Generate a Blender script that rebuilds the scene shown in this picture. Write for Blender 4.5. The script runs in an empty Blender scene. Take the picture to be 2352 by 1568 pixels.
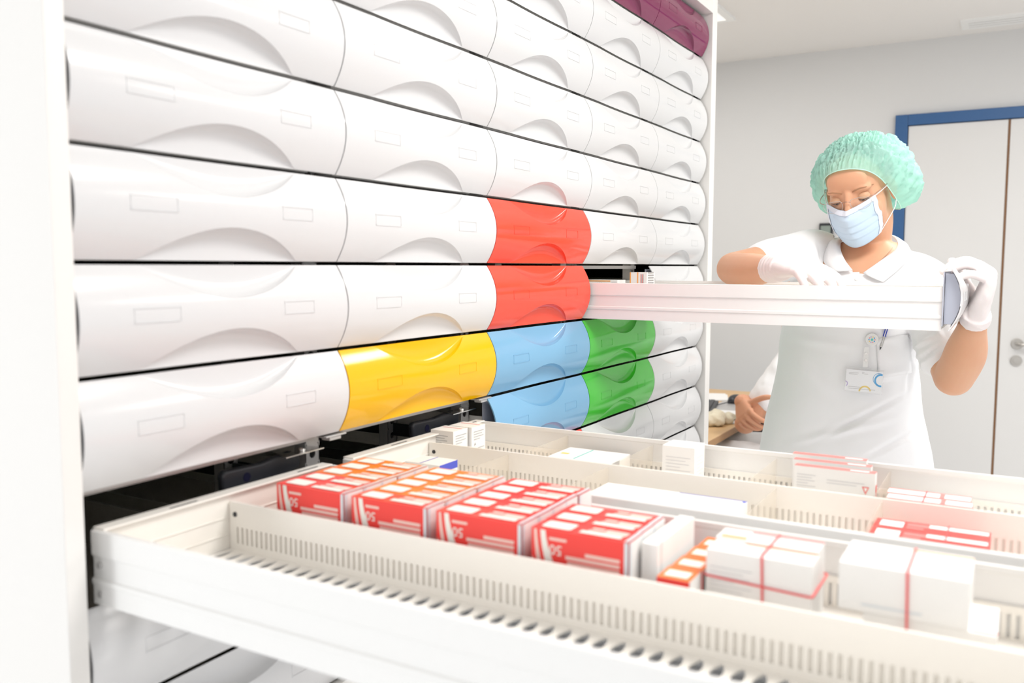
import bpy, bmesh, math, random
import numpy as np
from mathutils import Vector, Matrix, noise
R_ = math.radians
D = bpy.data
sc = bpy.context.scene
COL = sc.collection
random.seed(7)

# ------------------------------------------------------------------ camera, light, exposure
CAM = Vector((-0.58172, -0.87523, 1.34745))
_y, _p, _r = R_(29.97301), R_(-4.93080), R_(0.14875)
FWD = Vector((math.cos(_p)*math.cos(_y), math.cos(_p)*math.sin(_y), math.sin(_p)))
_r0 = Vector((math.sin(_y), -math.cos(_y), 0)); _u0 = _r0.cross(FWD)
RGT = _r0*math.cos(_r) + _u0*math.sin(_r)
UPV = -_r0*math.sin(_r) + _u0*math.cos(_r)
FPX = 2017.06
cd = D.cameras.new('camera'); cam = D.objects.new('camera', cd); COL.objects.link(cam)
cam.matrix_world = Matrix(((RGT.x, UPV.x, -FWD.x, CAM.x), (RGT.y, UPV.y, -FWD.y, CAM.y), (RGT.z, UPV.z, -FWD.z, CAM.z), (0, 0, 0, 1)))
cd.sensor_width = 36.0; cd.lens = FPX/2352*36.0; cd.clip_start = 0.02
cd.dof.use_dof = True; cd.dof.focus_distance = 1.95; cd.dof.aperture_fstop = 4.0
sc.camera = cam

w = D.worlds.new('daylight'); sc.world = w; w.use_nodes = True
w.node_tree.nodes['Background'].inputs[0].default_value = (0.96, 0.975, 1.0, 1)
w.node_tree.nodes['Background'].inputs[1].default_value = 1.42
sc.view_settings.view_transform = 'Standard'; sc.view_settings.look = 'None'
sc.view_settings.exposure = -0.60; sc.view_settings.gamma = 1.0
sc.view_settings.use_curve_mapping = False

def area_light(name, loc, sx, sy, power, col=(1, 0.98, 0.95), parent=None):
    l = D.lights.new(name, 'AREA'); l.shape = 'RECTANGLE'; l.size = sx; l.size_y = sy; l.energy = power; l.color = col
    o = D.objects.new(name, l); COL.objects.link(o); o.location = loc; o.parent = parent
    return o
CEIL = 2.49
LAMPS = [(0.75, -1.15, 34), (2.45, -1.15, 31), (0.75, -2.5, 15), (2.45, -2.5, 25), (3.23, 0.638, 14)]  # last is the desk lamp; the others are added to brighten the drawer tops
# daylight assumed from behind the cabinet's near end: unseen area lamp
ASSUMED_WIN = area_light('window_daylight', (-2.55, 0.95, 1.35), 1.5, 0.62, 36, (0.93, 0.97, 1.0))
ASSUMED_WIN.rotation_euler = (R_(90), 0, R_(-90)-0.25); ASSUMED_WIN.data.shape = 'RECTANGLE'; ASSUMED_WIN.data.size, ASSUMED_WIN.data.size_y = 0.62, 1.5

def un(px, py, ax, v):
    """world point seen at a pixel of the photograph, on the plane axis = v"""
    d = FWD + RGT*((px-1176)/FPX) - UPV*((py-784)/FPX)
    k = 'xyz'.index(ax)
    return CAM + d*((v-CAM[k])/d[k])

# ------------------------------------------------------------------ materials
def mat(name, col, rough=0.5, spec=0.5, metal=0.0, bump=None, trans=0, sss=0, coat=0, noise_col=None):
    m = D.materials.new(name); m.use_nodes = True
    nt = m.node_tree; b = nt.nodes['Principled BSDF']
    b.inputs['Base Color'].default_value = (*col, 1); b.inputs['Roughness'].default_value = rough
    b.inputs['Specular IOR Level'].default_value = spec; b.inputs['Metallic'].default_value = metal
    if trans: b.inputs['Transmission Weight'].default_value = trans
    if sss:
        b.inputs['Subsurface Weight'].default_value = sss; b.inputs['Subsurface Radius'].default_value = (0.012, 0.005, 0.003)
        b.inputs['Subsurface Scale'].default_value = 1.0
    if coat: b.inputs['Coat Weight'].default_value = coat
    if noise_col or bump:
        tc = nt.nodes.new('ShaderNodeTexCoord'); n = nt.nodes.new('ShaderNodeTexNoise')
        nt.links.new(tc.outputs['Object'], n.inputs['Vector'])
        if noise_col:
            c2, scale = noise_col
            n.inputs['Scale'].default_value = scale
            mx = nt.nodes.new('ShaderNodeMix'); mx.data_type = 'RGBA'
            mx.inputs[6].default_value = (*col, 1); mx.inputs[7].default_value = (*c2, 1)
            nt.links.new(n.outputs['Fac'], mx.inputs[0]); nt.links.new(mx.outputs[2], b.inputs['Base Color'])
        if bump:
            scale, st, dist = bump
            n2 = nt.nodes.new('ShaderNodeTexNoise'); n2.inputs['Scale'].default_value = scale; n2.inputs['Detail'].default_value = 4
            nt.links.new(tc.outputs['Object'], n2.inputs['Vector'])
            bp = nt.nodes.new('ShaderNodeBump'); bp.inputs['Strength'].default_value = st; bp.inputs['Distance'].default_value = dist
            nt.links.new(n2.outputs['Fac'], bp.inputs['Height']); nt.links.new(bp.outputs['Normal'], b.inputs['Normal'])
    return m
def sheer(name, col, alpha, rough=0.4, bump=None):
    """thin see-through sheet: part transparent, part diffuse and translucent"""
    m = D.materials.new(name); m.use_nodes = True; nt = m.node_tree; nt.nodes.clear()
    o = nt.nodes.new('ShaderNodeOutputMaterial'); t = nt.nodes.new('ShaderNodeBsdfTransparent')
    p = nt.nodes.new('ShaderNodeBsdfPrincipled'); tr = nt.nodes.new('ShaderNodeBsdfTranslucent')
    p.inputs['Base Color'].default_value = (*col, 1); p.inputs['Roughness'].default_value = rough
    tr.inputs['Color'].default_value = (*col, 1); t.inputs['Color'].default_value = tuple(0.35+0.65*c for c in col)+(1,)
    m1 = nt.nodes.new('ShaderNodeMixShader'); m1.inputs[0].default_value = 0.4
    m2 = nt.nodes.new('ShaderNodeMixShader'); m2.inputs[0].default_value = alpha
    nt.links.new(p.outputs[0], m1.inputs[1]); nt.links.new(tr.outputs[0], m1.inputs[2])
    nt.links.new(t.outputs[0], m2.inputs[1]); nt.links.new(m1.outputs[0], m2.inputs[2]); nt.links.new(m2.outputs[0], o.inputs[0])
    if bump:
        tc = nt.nodes.new('ShaderNodeTexCoord'); n2 = nt.nodes.new('ShaderNodeTexNoise'); n2.inputs['Scale'].default_value = bump[0]
        n2.inputs['Detail'].default_value = 3
        bp = nt.nodes.new('ShaderNodeBump'); bp.inputs['Strength'].default_value = bump[1]; bp.inputs['Distance'].default_value = bump[2]
        nt.links.new(tc.outputs['Object'], n2.inputs['Vector']); nt.links.new(n2.outputs['Fac'], bp.inputs['Height'])
        nt.links.new(bp.outputs['Normal'], p.inputs['Normal'])
    return m
M = {}
M['white'] = mat('white_plastic', (0.70, 0.70, 0.705), 0.18, 0.5)
M['red'] = mat('red_plastic', (0.90, 0.082, 0.045), 0.12, 0.5)
M['yellow'] = mat('yellow_plastic', (0.91, 0.49, 0.0), 0.14, 0.5)
M['blue'] = mat('blue_plastic', (0.205, 0.43, 0.64), 0.14, 0.5)
M['green'] = mat('green_plastic', (0.05, 0.50, 0.03), 0.12, 0.5)
M['burgundy'] = mat('burgundy_plastic', (0.20, 0.012, 0.075), 0.10, 0.6)
M['cab'] = mat('cabinet_enamel', (0.84, 0.82, 0.79), 0.35)
M['tray'] = mat('tray_enamel', (0.92, 0.885, 0.825), 0.35)
M['traywhite'] = mat('tray_side_enamel', (0.87, 0.86, 0.84), 0.3)
M['dark'] = mat('cabinet_interior', (0.012, 0.012, 0.016), 0.6, 0.2)  # shade put into the colour: black inside keeps the drawer seams dark
M['gapdark'] = mat('seam_strip', (0.01, 0.01, 0.03), 0.6, 0.1)
M['steel'] = mat('grey_steel', (0.55, 0.54, 0.53), 0.35, 0.5, 0.3)
M['backplate'] = mat('back_plate_steel', (0.50, 0.52, 0.60), 0.2, 0.5, 0.2)
M['slide'] = mat('runner_steel', (0.88, 0.89, 0.91), 0.4, 0.5)  # pale plate added behind the perforated floor
M['chrome'] = mat('chrome', (0.75, 0.74, 0.72), 0.15, 0.5, 1.0)
M['satin'] = mat('satin_steel', (0.52, 0.50, 0.47), 0.35, 0.5, 1.0)
M['black'] = mat('black_plastic', (0.02, 0.022, 0.028), 0.4)
M['wall'] = mat('wall_paint', (0.73, 0.73, 0.725), 0.8, 0.2, bump=(180, 0.05, 0.001))
M['wallw'] = mat('white_wall_paint', (0.88, 0.89, 0.9), 0.8, 0.2)
M['ceil'] = mat('ceiling_paint', (0.88, 0.86, 0.83), 0.9, 0.1)
M['floor'] = mat('floor_vinyl', (0.88, 0.87, 0.86), 0.4, noise_col=((0.84, 0.83, 0.82), 60))
M['door'] = mat('door_laminate', (0.74, 0.735, 0.725), 0.5)
M['dooredge'] = mat('door_edge_wood', (0.22, 0.11, 0.05), 0.6)
M['doorframe'] = mat('blue_door_frame', (0.03, 0.11, 0.28), 0.4)
M['lampw'] = mat('lamp_housing', (0.92, 0.92, 0.9), 0.5)
M['diffuser'] = mat('lamp_diffuser', (0.9, 0.9, 0.88), 0.6)
M['diffuser'].node_tree.nodes['Principled BSDF'].inputs['Emission Color'].default_value = (1, 0.99, 0.95, 1)
M['diffuser'].node_tree.nodes['Principled BSDF'].inputs['Emission Strength'].default_value = 0.75
M['paper'] = mat('white_carton', (0.88, 0.87, 0.85), 0.55, 0.3)
M['print'] = mat('grey_print', (0.35, 0.35, 0.36), 0.6)
M['lprint'] = mat('light_print', (0.62, 0.62, 0.63), 0.6)
M['cred'] = mat('carton_red', (0.90, 0.055, 0.045), 0.35)
M['corange'] = mat('carton_orange', (0.93, 0.20, 0.03), 0.35)  # real orange tops; also reflections painted on red cartons
M['cpink'] = mat('carton_pink', (0.88, 0.22, 0.20), 0.5)
M['clabel'] = mat('carton_label', (0.9, 0.87, 0.8), 0.5)
M['ctext'] = mat('carton_pale_print', (0.92, 0.62, 0.55), 0.5)
M['csilver'] = mat('carton_silver', (0.70, 0.74, 0.77), 0.35)
M['cblue'] = mat('carton_blue', (0.08, 0.11, 0.6), 0.45)
M['cteal'] = mat('carton_teal', (0.15, 0.62, 0.55), 0.45)
M['cor2'] = mat('carton_light_orange', (0.92, 0.42, 0.13), 0.45)
M['band'] = mat('red_rubber', (0.85, 0.12, 0.12), 0.5)
M['clear'] = sheer('clear_plastic', (0.95, 0.93, 0.89), 0.20, 0.15)
M['clear2'] = sheer('clear_badge_plastic', (0.97, 0.97, 0.97), 0.10, 0.15)
M['wood'] = mat('beech_laminate', (0.62, 0.40, 0.19), 0.45, noise_col=((0.68, 0.46, 0.24), 12))
M['woodedge'] = mat('beech_edge', (0.42, 0.24, 0.11), 0.5)
M['skin'] = mat('skin', (0.74, 0.42, 0.26), 0.45, 0.35, sss=0.25, noise_col=((0.72, 0.38, 0.235), 30))
M['skin2'] = mat('skin_deeper', (0.66, 0.33, 0.20), 0.5, 0.35, sss=0.2)
M['lid'] = mat('eyelid_skin', (0.60, 0.31, 0.20), 0.5, 0.3, sss=0.2)
M['glove'] = mat('latex_glove', (0.86, 0.79, 0.78), 0.4, 0.4, bump=(90, 0.25, 0.002), sss=0.1)
M['shirt'] = mat('white_cotton', (0.93, 0.93, 0.94), 0.85, 0.15, bump=(900, 0.12, 0.0005))
M['trouser'] = mat('white_trousers', (0.80, 0.80, 0.80), 0.85, 0.15)
M['button'] = mat('shirt_button', (0.85, 0.85, 0.84), 0.25)
M['hair'] = mat('dark_hair', (0.05, 0.03, 0.02), 0.5)
M['brow'] = mat('brow_hair', (0.42, 0.22, 0.12), 0.7)
M['lash'] = mat('dark_lash', (0.05, 0.03, 0.025), 0.6)
M['eye'] = mat('eye_white', (0.7, 0.68, 0.66), 0.2)
M['iris'] = mat('iris_brown', (0.08, 0.05, 0.04), 0.2)
M['cap'] = sheer('mint_nonwoven', (0.60, 0.97, 0.86), 0.80, 0.6, bump=(38, 0.5, 0.006))
M['capband'] = mat('mint_elastic', (0.55, 0.88, 0.76), 0.6)
M['mask'] = mat('mask_nonwoven', (0.60, 0.75, 0.90), 0.8, 0.15, bump=(500, 0.1, 0.0005))
M['maskw'] = mat('mask_white_strip', (0.76, 0.81, 0.90), 0.8, 0.15)
M['strap'] = mat('white_elastic', (0.85, 0.85, 0.86), 0.6)
M['wire'] = mat('copper_wire', (0.45, 0.28, 0.22), 0.3, 0.5, 0.8)
M['lens'] = sheer('spectacle_lens', (0.9, 0.9, 0.9), 0.06, 0.05)
M['card'] = mat('card_white', (0.94, 0.95, 0.97), 0.35)
M['penblue'] = mat('pen_blue', (0.03, 0.06, 0.5), 0.3)
M['cyan'] = mat('ring_blue', (0.08, 0.42, 0.80), 0.5)
M['gold'] = mat('ring_yellow', (0.90, 0.68, 0.2), 0.5)
M['violet'] = mat('ring_violet', (0.55, 0.45, 0.75), 0.5)
M['rose'] = mat('dot_rose', (0.85, 0.35, 0.4), 0.5)
M['gum'] = mat('crumpled_glove', (0.78, 0.72, 0.55), 0.5)
M['screen'] = mat('device_display', (0.25, 0.3, 0.27), 0.2)
M['keys'] = mat('key_tops', (0.06, 0.06, 0.065), 0.5)

# ------------------------------------------------------------------ mesh helpers
class MB:
    def __init__(s): s.v = []; s.f = []; s.m = []
    def add(s, vs, fs, mi=0, mx=None):
        o = len(s.v)
        s.v += [tuple(mx @ Vector(v)) for v in vs] if mx is not None else [tuple(v) for v in vs]
        s.f += [tuple(i+o for i in f) for f in fs]; s.m += [mi]*len(fs)
    def box(s, x0, x1, y0, y1, z0, z1, mi=0, mx=None):
        s.add([(x0, y0, z0), (x1, y0, z0), (x1, y1, z0), (x0, y1, z0), (x0, y0, z1), (x1, y0, z1), (x1, y1, z1), (x0, y1, z1)],
              [(0, 3, 2, 1), (4, 5, 6, 7), (0, 1, 5, 4), (1, 2, 6, 5), (2, 3, 7, 6), (3, 0, 4, 7)], mi, mx)
    def poly(s, pts, mi=0, mx=None): s.add(pts, [tuple(range(len(pts)))], mi, mx)
    def prism(s, pts, axis, a, b, mi=0, mx=None):
        """extrude a 2-D outline along an axis; outline axes are the remaining two in xyz order"""
        def P(p, c):
            q = list(p); q.insert('xyz'.index(axis), c); return tuple(q)
        n = len(pts)
        s.add([P(p, a) for p in pts]+[P(p, b) for p in pts],
              [tuple(range(n))[::-1], tuple(range(n, 2*n))]+[(i, (i+1) % n, n+(i+1) % n, n+i) for i in range(n)], mi, mx)
    def loft(s, rings, mi=0, cap=True, mx=None, closed=True):
        n = len(rings[0]); vs = [p for r in rings for p in r]; fs = []
        for k in range(len(rings)-1):
            for i in range(n if closed else n-1):
                j = (i+1) % n
                fs.append((k*n+i, k*n+j, (k+1)*n+j, (k+1)*n+i))
        if cap:
            fs.append(tuple(range(n))[::-1]); fs.append(tuple((len(rings)-1)*n+i for i in range(n)))
        s.add(vs, fs, mi, mx)
    def tube(s, path, rad, mi=0, n=12, round_ends=True, flat=1.0, up=None, mx=None, closed=False):
        path = [Vector(p) for p in path]
        rads = list(rad) if hasattr(rad, '__len__') else [rad]*len(path)
        if round_ends and not closed:
            p0, p1 = path[0], path[-1]; d0 = (path[0]-path[1]).normalized(); d1 = (path[-1]-path[-2]).normalized()
            a = [(0.98, 0.2), (0.75, 0.66), (0.4, 0.92)]
            pre = [(p0+d0*rads[0]*t, rads[0]*r) for t, r in a]; post = [(p1+d1*rads[-1]*t, rads[-1]*r) for t, r in a[::-1]]
            path = [q for q, _ in pre]+path+[q for q, _ in post]; rads = [r for _, r in pre]+rads+[r for _, r in post]
        rings = []; u = None; N = len(path)
        for i, p in enumerate(path):
            if closed: t = path[(i+1) % N]-path[i-1]
            else: t = path[min(i+1, N-1)]-path[max(i-1, 0)]
            t.normalize()
            if u is None:
                u = Vector(up) if up is not None else (Vector((0, 0, 1)) if abs(t.z) < 0.9 else Vector((1, 0, 0)))
            u = (u-t*u.dot(t)).normalized(); v = t.cross(u)
            rings.append([p+(u*math.cos(k*2*math.pi/n)*flat+v*math.sin(k*2*math.pi/n))*rads[i] for k in range(n)])
        if closed: rings.append(rings[0])
        s.loft(rings, mi, not closed, mx)
    def cyl(s, p0, p1, r, mi=0, n=24, mx=None): s.tube([p0, p1], r, mi, n, False, mx=mx)
    def ellipsoid(s, c, r, mi=0, nu=24, nv=16, mx=None, R=None):
        c = Vector(c); vs = []; fs = []
        for j in range(nv+1):
            th = math.pi*j/nv
            for i in range(nu):
                ph = 2*math.pi*i/nu
                p = Vector((r[0]*math.sin(th)*math.cos(ph), r[1]*math.sin(th)*math.sin(ph), r[2]*math.cos(th)))
                vs.append(c+(R @ p if R else p))
        for j in range(nv):
            for i in range(nu):
                k = (i+1) % nu
                fs.append((j*nu+i, (j+1)*nu+i, (j+1)*nu+k, j*nu+k))
        s.add(vs, fs, mi, mx)
    def mesh(s, name, mats, smooth=None):
        me = D.meshes.new(name); me.from_pydata([tuple(v) for v in s.v], [], s.f); me.validate()
        for m in mats: me.materials.append(M[m] if isinstance(m, str) else m)
        if len(s.m) == len(me.polygons): me.polygons.foreach_set('material_index', s.m)
        if smooth is not None:
            me.polygons.foreach_set('use_smooth', [True]*len(me.polygons)); me.set_sharp_from_angle(angle=R_(smooth))
        me.update(); return me
    def build(s, name, mats, parent=None, smooth=None, loc=None):
        if isinstance(mats, str): mats = [mats]
        o = D.objects.new(name, s.mesh(name, mats, smooth)); COL.objects.link(o)
        if parent: o.parent = parent
        if loc: o.location = loc
        return o
def tag(o, label, cat, group=None, kind=None):
    if label: o['label'] = label
    if cat: o['category'] = cat
    if group: o['group'] = group
    if kind: o['kind'] = kind
    return o
def empty(name, loc, label=None, cat=None, group=None):
    o = D.objects.new(name, None); COL.objects.link(o); o.location = loc; o.empty_display_size = 0.05
    return tag(o, label, cat, group)
def struct(o): o['kind'] = 'structure'; return o
def copy_part(o, parent):
    c = o.copy(); COL.objects.link(c); c.parent = parent
    for ch in o.children: copy_part(ch, c)
    return c
def copy_tree(o, loc, label, group=None):
    c = o.copy(); COL.objects.link(c); c.location = loc; c['label'] = label
    if group: c['group'] = group
    for ch in o.children: copy_part(ch, c)
    return c
def bevel(o, wd=0.001, seg=2):
    b = o.modifiers.new('bevel', 'BEVEL'); b.width = wd; b.segments = seg; b.limit_method = 'ANGLE'; b.angle_limit = R_(40)
    return o
def catmull(pts, n=6, closed=False):
    pts = [Vector(p) for p in pts]; out = []; N = len(pts)
    for i in range(N if closed else N-1):
        g = lambda k: pts[k % N] if closed else pts[max(0, min(N-1, k))]
        p0, p1, p2, p3 = g(i-1), g(i), g(i+1), g(i+2)
        for k in range(n):
            t = k/n
            out.append(0.5*((2*p1)+(p2-p0)*t+(2*p0-5*p1+4*p2-p3)*t*t+(3*p1-p0-3*p2+p3)*t**3))
    if not closed: out.append(pts[-1])
    return out
def lerpl(vals, n):
    out = []
    for a, b in zip(vals[:-1], vals[1:]):
        out += [a+(b-a)*(0.5-0.5*math.cos(math.pi*k/n)) for k in range(n)]
    return out+[vals[-1]]
def limb(mb, pts, rads, mi=0, n=20, k=6, flat=1.0, up=None, round_ends=True):
    mb.tube(catmull(pts, k), lerpl(rads, k), mi, n, round_ends, flat, up)
def fuse(mb, voxel, smooth=6, fac=0.5):
    """union of overlapping closed shapes as one continuous surface"""
    me = mb.mesh('tmp', []); o = D.objects.new('tmp', me); COL.objects.link(o)
    r = o.modifiers.new('r', 'REMESH'); r.mode = 'VOXEL'; r.voxel_size = voxel
    if smooth:
        sm = o.modifiers.new('s', 'SMOOTH'); sm.iterations = smooth; sm.factor = fac
    dg = bpy.context.evaluated_depsgraph_get(); dg.update()
    out = D.meshes.new_from_object(o.evaluated_get(dg))
    D.objects.remove(o); D.meshes.remove(me)
    return out
def get_co(me):
    a = np.empty(len(me.vertices)*3); me.vertices.foreach_get('co', a); return a.reshape(-1, 3)
def get_no(me):
    a = np.empty(len(me.vertices)*3); me.vertex_normals.foreach_get('vector', a); return a.reshape(-1, 3)
def set_co(me, a): me.vertices.foreach_set('co', a.reshape(-1)); me.update()
def obj_from(me, name, mats, parent=None, smooth=True):
    me.name = name; me.materials.clear()
    for m in mats: me.materials.append(M[m])
    if smooth: me.polygons.foreach_set('use_smooth', [True]*len(me.polygons))
    o = D.objects.new(name, me); COL.objects.link(o); o.parent = parent
    return o
def text_mesh(s, size):
    c = D.curves.new('t', 'FONT'); c.body = s; c.size = size; c.align_x = 'CENTER'; c.align_y = 'CENTER'
    o = D.objects.new('t', c); COL.objects.link(o)
    dg = bpy.context.evaluated_depsgraph_get(); dg.update()
    me = D.meshes.new_from_object(o.evaluated_get(dg))
    vs = [tuple(v.co) for v in me.vertices]; fs = [tuple(p.vertices) for p in me.polygons]
    D.objects.remove(o); D.curves.remove(c); D.meshes.remove(me)
    return vs, fs

# ------------------------------------------------------------------ setting
WX = 4.40
mb = MB(); mb.box(-2.6, WX+0.1, -4.0, 1.9, -0.1, 0.0); struct(mb.build('floor', 'floor'))
# ceiling with a recess for the linear air outlet
mb = MB(); mb.box(-2.6, WX+0.1, -4.0, 1.9, CEIL, CEIL+0.1); struct(mb.build('ceiling', 'ceil'))
mb = MB(); mb.box(WX, WX+0.1, -3.6, 1.9, 0, CEIL); struct(mb.build('wall_end', 'wall'))
mb = MB(); mb.box(2.3, WX, 1.1, 1.2, 0, CEIL); struct(mb.build('wall_back', 'wall'))
# assumed window behind the cabinet's near end, unseen, its frame added around the lamp
wn = struct(empty('window_1', (-2.56, 0.95, 1.35)))
for nm_, b in (('frame_side', (-.03, .03, -.37, -.32, -.8, .8)), ('frame_side', (-.03, .03, .32, .37, -.8, .8)), ('frame_rail', (-.03, .03, -.32, .32, -.8, -.76)), ('frame_rail', (-.03, .03, -.32, .32, .76, .8))):
    mb = MB(); mb.box(*b); mb.build(nm_, 'lampw', wn)
mb = MB(); mb.box(-.1, 0, -.75, -.37, -1.35, CEIL-1.35); mb.box(-.1, 0, .37, .95, -1.35, CEIL-1.35); mb.box(-.1, 0, -.37, .37, -1.35, -.8); mb.box(-.1, 0, -.37, .37, .8, CEIL-1.35)
o = mb.build('wall_window', 'wallw'); o.location = (-2.53, 0.95, 1.35); struct(o)  # unseen piece of wall added around the assumed window
# double door on the end wall
dr = struct(empty('door_1', (WX, -0.80, 0)))
DT = 2.065
mb = MB()
for y0, y1, z0, z1 in ((0.455, 0.515, 0, DT+0.055), (-1.115, -1.055, 0, DT+0.055), (-1.055, 0.455, DT, DT+0.055)):
    mb.box(-0.03, 0.0, y0, y1, z0, z1)
bevel(mb.build('door_frame', 'doorframe', dr), 0.003)
for y0, y1 in ((0.0075, 0.452), (-1.05, -0.0035)):
    mb = MB(); mb.box(-0.02, -0.004, y0, y1, 0.008, DT-0.004); bevel(mb.build('door_leaf', 'door', dr), 0.002)
mb = MB(); mb.box(-0.016, -0.006, -0.0035, 0.0075, 0.008, DT-0.004); mb.build('leaf_edge', 'dooredge', dr)
for y, s in ((-0.078, -1), (0.083, 1)):
    z = 0.972
    mb = MB(); mb.cyl((-0.020, y, z), (-0.029, y, z), 0.027, n=32)
    r = bevel(mb.build('handle_rose', 'satin', dr, 40), 0.002)
    mb = MB()
    mb.tube(catmull([(-0.028, y, z), (-0.055, y, z), (-0.068, y+s*0.012, z), (-0.07, y+s*0.04, z), (-0.07, y+s*0.13, z)], 5), 0.0095, n=14)
    mb.build('handle_lever', 'satin', dr, 60)
    mb = MB(); mb.cyl((-0.020, y, z-0.083), (-0.030, y, z-0.083), 0.026, n=32); mb.cyl((-0.03, y, z-0.083), (-0.033, y, z-0.083), 0.015, n=24)
    if s < 0: bevel(mb.build('lock_cylinder', 'satin', dr, 40), 0.002)
# wall phone behind the woman's head
t = tag(empty('wall_intercom', (WX, 0.045, 1.53)), 'small black wall device with a grey display, beside the cap of the standing woman', 'intercom')
mb = MB(); mb.box(-0.03, 0, -0.04, 0.03, -0.045, 0.05); bevel(mb.build('housing', 'black', t), 0.006, 3)
mb = MB(); mb.box(-0.0315, -0.029, -0.03, 0.02, -0.02, 0.035); mb.build('display', 'screen', t)
for k in range(3):
    mb = MB(); mb.box(-0.0325, -0.029, -0.028+k*0.018, -0.016+k*0.018, -0.04, -0.026); mb.build('button', 'steel', t)
# linear air outlet
t = tag(empty('air_outlet', (4.165, -1.0, CEIL)), 'long white slotted air outlet let into the ceiling above the door', 'air vent')
mb = MB(); L0, L1 = -0.55, 0.42
mb.box(-0.075, -0.045, L0, L1, -0.006, 0); mb.box(0.075, 0.105, L0, L1, -0.006, 0)
mb.box(-0.045, 0.075, L0, L0+0.03, -0.006, 0); mb.box(-0.045, 0.075, L1-0.03, L1, -0.006, 0); mb.build('frame', 'lampw', t)
mb = MB(); mb.box(-0.045, 0.075, L0+0.03, L1-0.03, -0.0012, -0.0002); mb.build('slot_back', 'black', t)
for k in range(3):
    mb = MB(); x = -0.040+k*0.040; mb.box(x, x+0.030, L0+0.03, L1-0.03, -0.005, -0.0015); mb.build('slat', 'lampw', t)
# ceiling panel lamps; all but the desk one are added, unseen, for top light
where = ['above the open drawers', 'above the standing woman', 'nearest the window side above the open drawers', 'farthest from the cabinet, beyond the door side', 'above the desk beside the cabinet']
for (x, y, pw), wl in zip(LAMPS, where):
    t = tag(empty('ceiling_lamp', (x, y, CEIL)), 'flat square white ceiling panel lamp ' + wl, 'lamp', 'ceiling panel lamps')
    h = 0.3
    mb = MB(); mb.box(-h-.02, h+.02, -h-.02, h+.02, -0.012, 0); mb.build('housing', 'lampw', t)
    mb = MB(); mb.box(-h+.015, h-.015, -h+.015, h-.015, -0.0135, -0.0118); mb.build('diffuser', 'diffuser', t)
    area_light('lamp_light', (0, 0, -0.02), 2*h, 2*h, pw, parent=t)

# ------------------------------------------------------------------ the drawer cabinet
Z0, H, BUL = 1.35, 0.1266, 0.0218
XB = [-0.0117, 0.4165, 0.840, 1.260, 1.680, 2.096]
GX, GZ = 0.0012, 0.0026
FH = H-2*GZ; FW = 0.42-2*GX
def bul(z): return BUL*(1-((z-FH/2)/(FH/2))**2)
def front_mesh(name, W):
    nu = 72; us = [i/nu for i in range(nu+1)]
    RC = 0.0415; u0, u1 = 0.195, 0.804
    qs = [math.sin(math.pi/2*k/9) for k in range(10)]; nm = 22
    grid = []
    for u in us:
        s = (2*u-u0-u1)/(u1-u0); r = max(0.0, RC*(1-s*s)*(1+0.10*s)) if abs(s) < 1 else 0.0
        r = max(r, 0.0006); col = []
        dpt = bul(r)
        dp2 = 0.0022*max(0, 1-s*s); scoop = lambda q: -dpt+(dpt+dp2)*max(0, 1-q**3.0)**(1/3.0)
        for q in qs: col.append((u*W, scoop(q) if r > 0.0007 else -bul(r*q), r*q))
        for k in range(1, nm+1):
            z = r+(FH-2*r)*k/(nm+1); col.append((u*W, -bul(z), z))
        for q in qs[::-1]: col.append((u*W, scoop(q) if r > 0.0007 else -bul(r*q), FH-r*q))
        grid.append(col)
    nv = len(grid[0]); mb = MB(); T = 0.0026
    vs = [p for c in grid for p in c]+[(x, y+T, min(max(z, 0.0012), FH-0.0012)) for c in grid for (x, y, z) in c]
    fs = []; O = (nu+1)*nv
    for i in range(nu):
        for j in range(nv-1):
            a, b, c, d = i*nv+j, (i+1)*nv+j, (i+1)*nv+j+1, i*nv+j+1
            fs.append((a, b, c, d)); fs.append((O+a, O+d, O+c, O+b))
        a, b = i*nv, (i+1)*nv; fs.append((a, O+a, O+b, b))
        a, b = i*nv+nv-1, (i+1)*nv+nv-1; fs.append((a, b, O+b, O+a))
    for j in range(nv-1):
        a, b = j, j+1; fs.append((a, b, O+b, O+a))
        a, b = nu*nv+j, nu*nv+j+1; fs.append((a, O+a, O+b, b))
    mb.add(vs, fs)
    return mb.mesh(name, ['white'], 38)
def label_frame_mesh(name, x0, x1):
    mb = MB(); zc = FH*0.53; hh = 0.0088; wd = 0.0011
    def bar(xa, xb, za, zb):
        f = lambda z: -bul(z)-0.0007
        mb.add([(xa, f(za)+.001, za), (xb, f(za)+.001, za), (xb, f(zb)+.001, zb), (xa, f(zb)+.001, zb), (xa, f(za), za), (xb, f(za), za), (xb, f(zb), zb), (xa, f(zb), zb)],
               [(4, 5, 6, 7), (0, 1, 5, 4), (1, 2, 6, 5), (2, 3, 7, 6), (3, 0, 4, 7)])
    bar(x0, x1, zc-hh, zc-hh+wd); bar(x0, x1, zc+hh-wd, zc+hh); bar(x0, x0+wd, zc-hh+wd, zc+hh-wd); bar(x1-wd, x1, zc-hh+wd, zc+hh-wd)
    return mb.mesh(name, ['white'])
ME_FRONT = {}; ME_LAB = {}
TW0, TW1, TH = 0.012, 0.408, 0.083   # tray inner reach and height
TRAY_D = 1.02
mb = MB()
mb.box(0.008, 0.384, 0.0140, TRAY_D, 0.0, 0.003); mb.box(0.008, 0.012, 0.0140, TRAY_D, 0.003, TH); mb.box(0.380, 0.384, 0.0140, TRAY_D, 0.003, TH)
mb.box(0.012, 0.380, TRAY_D-0.004, TRAY_D, 0.003, TH); mb.box(0.012, 0.380, 0.0140, 0.018, 0.003, TH)
ME_TRAY = mb.mesh('tray', ['tray'])
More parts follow.
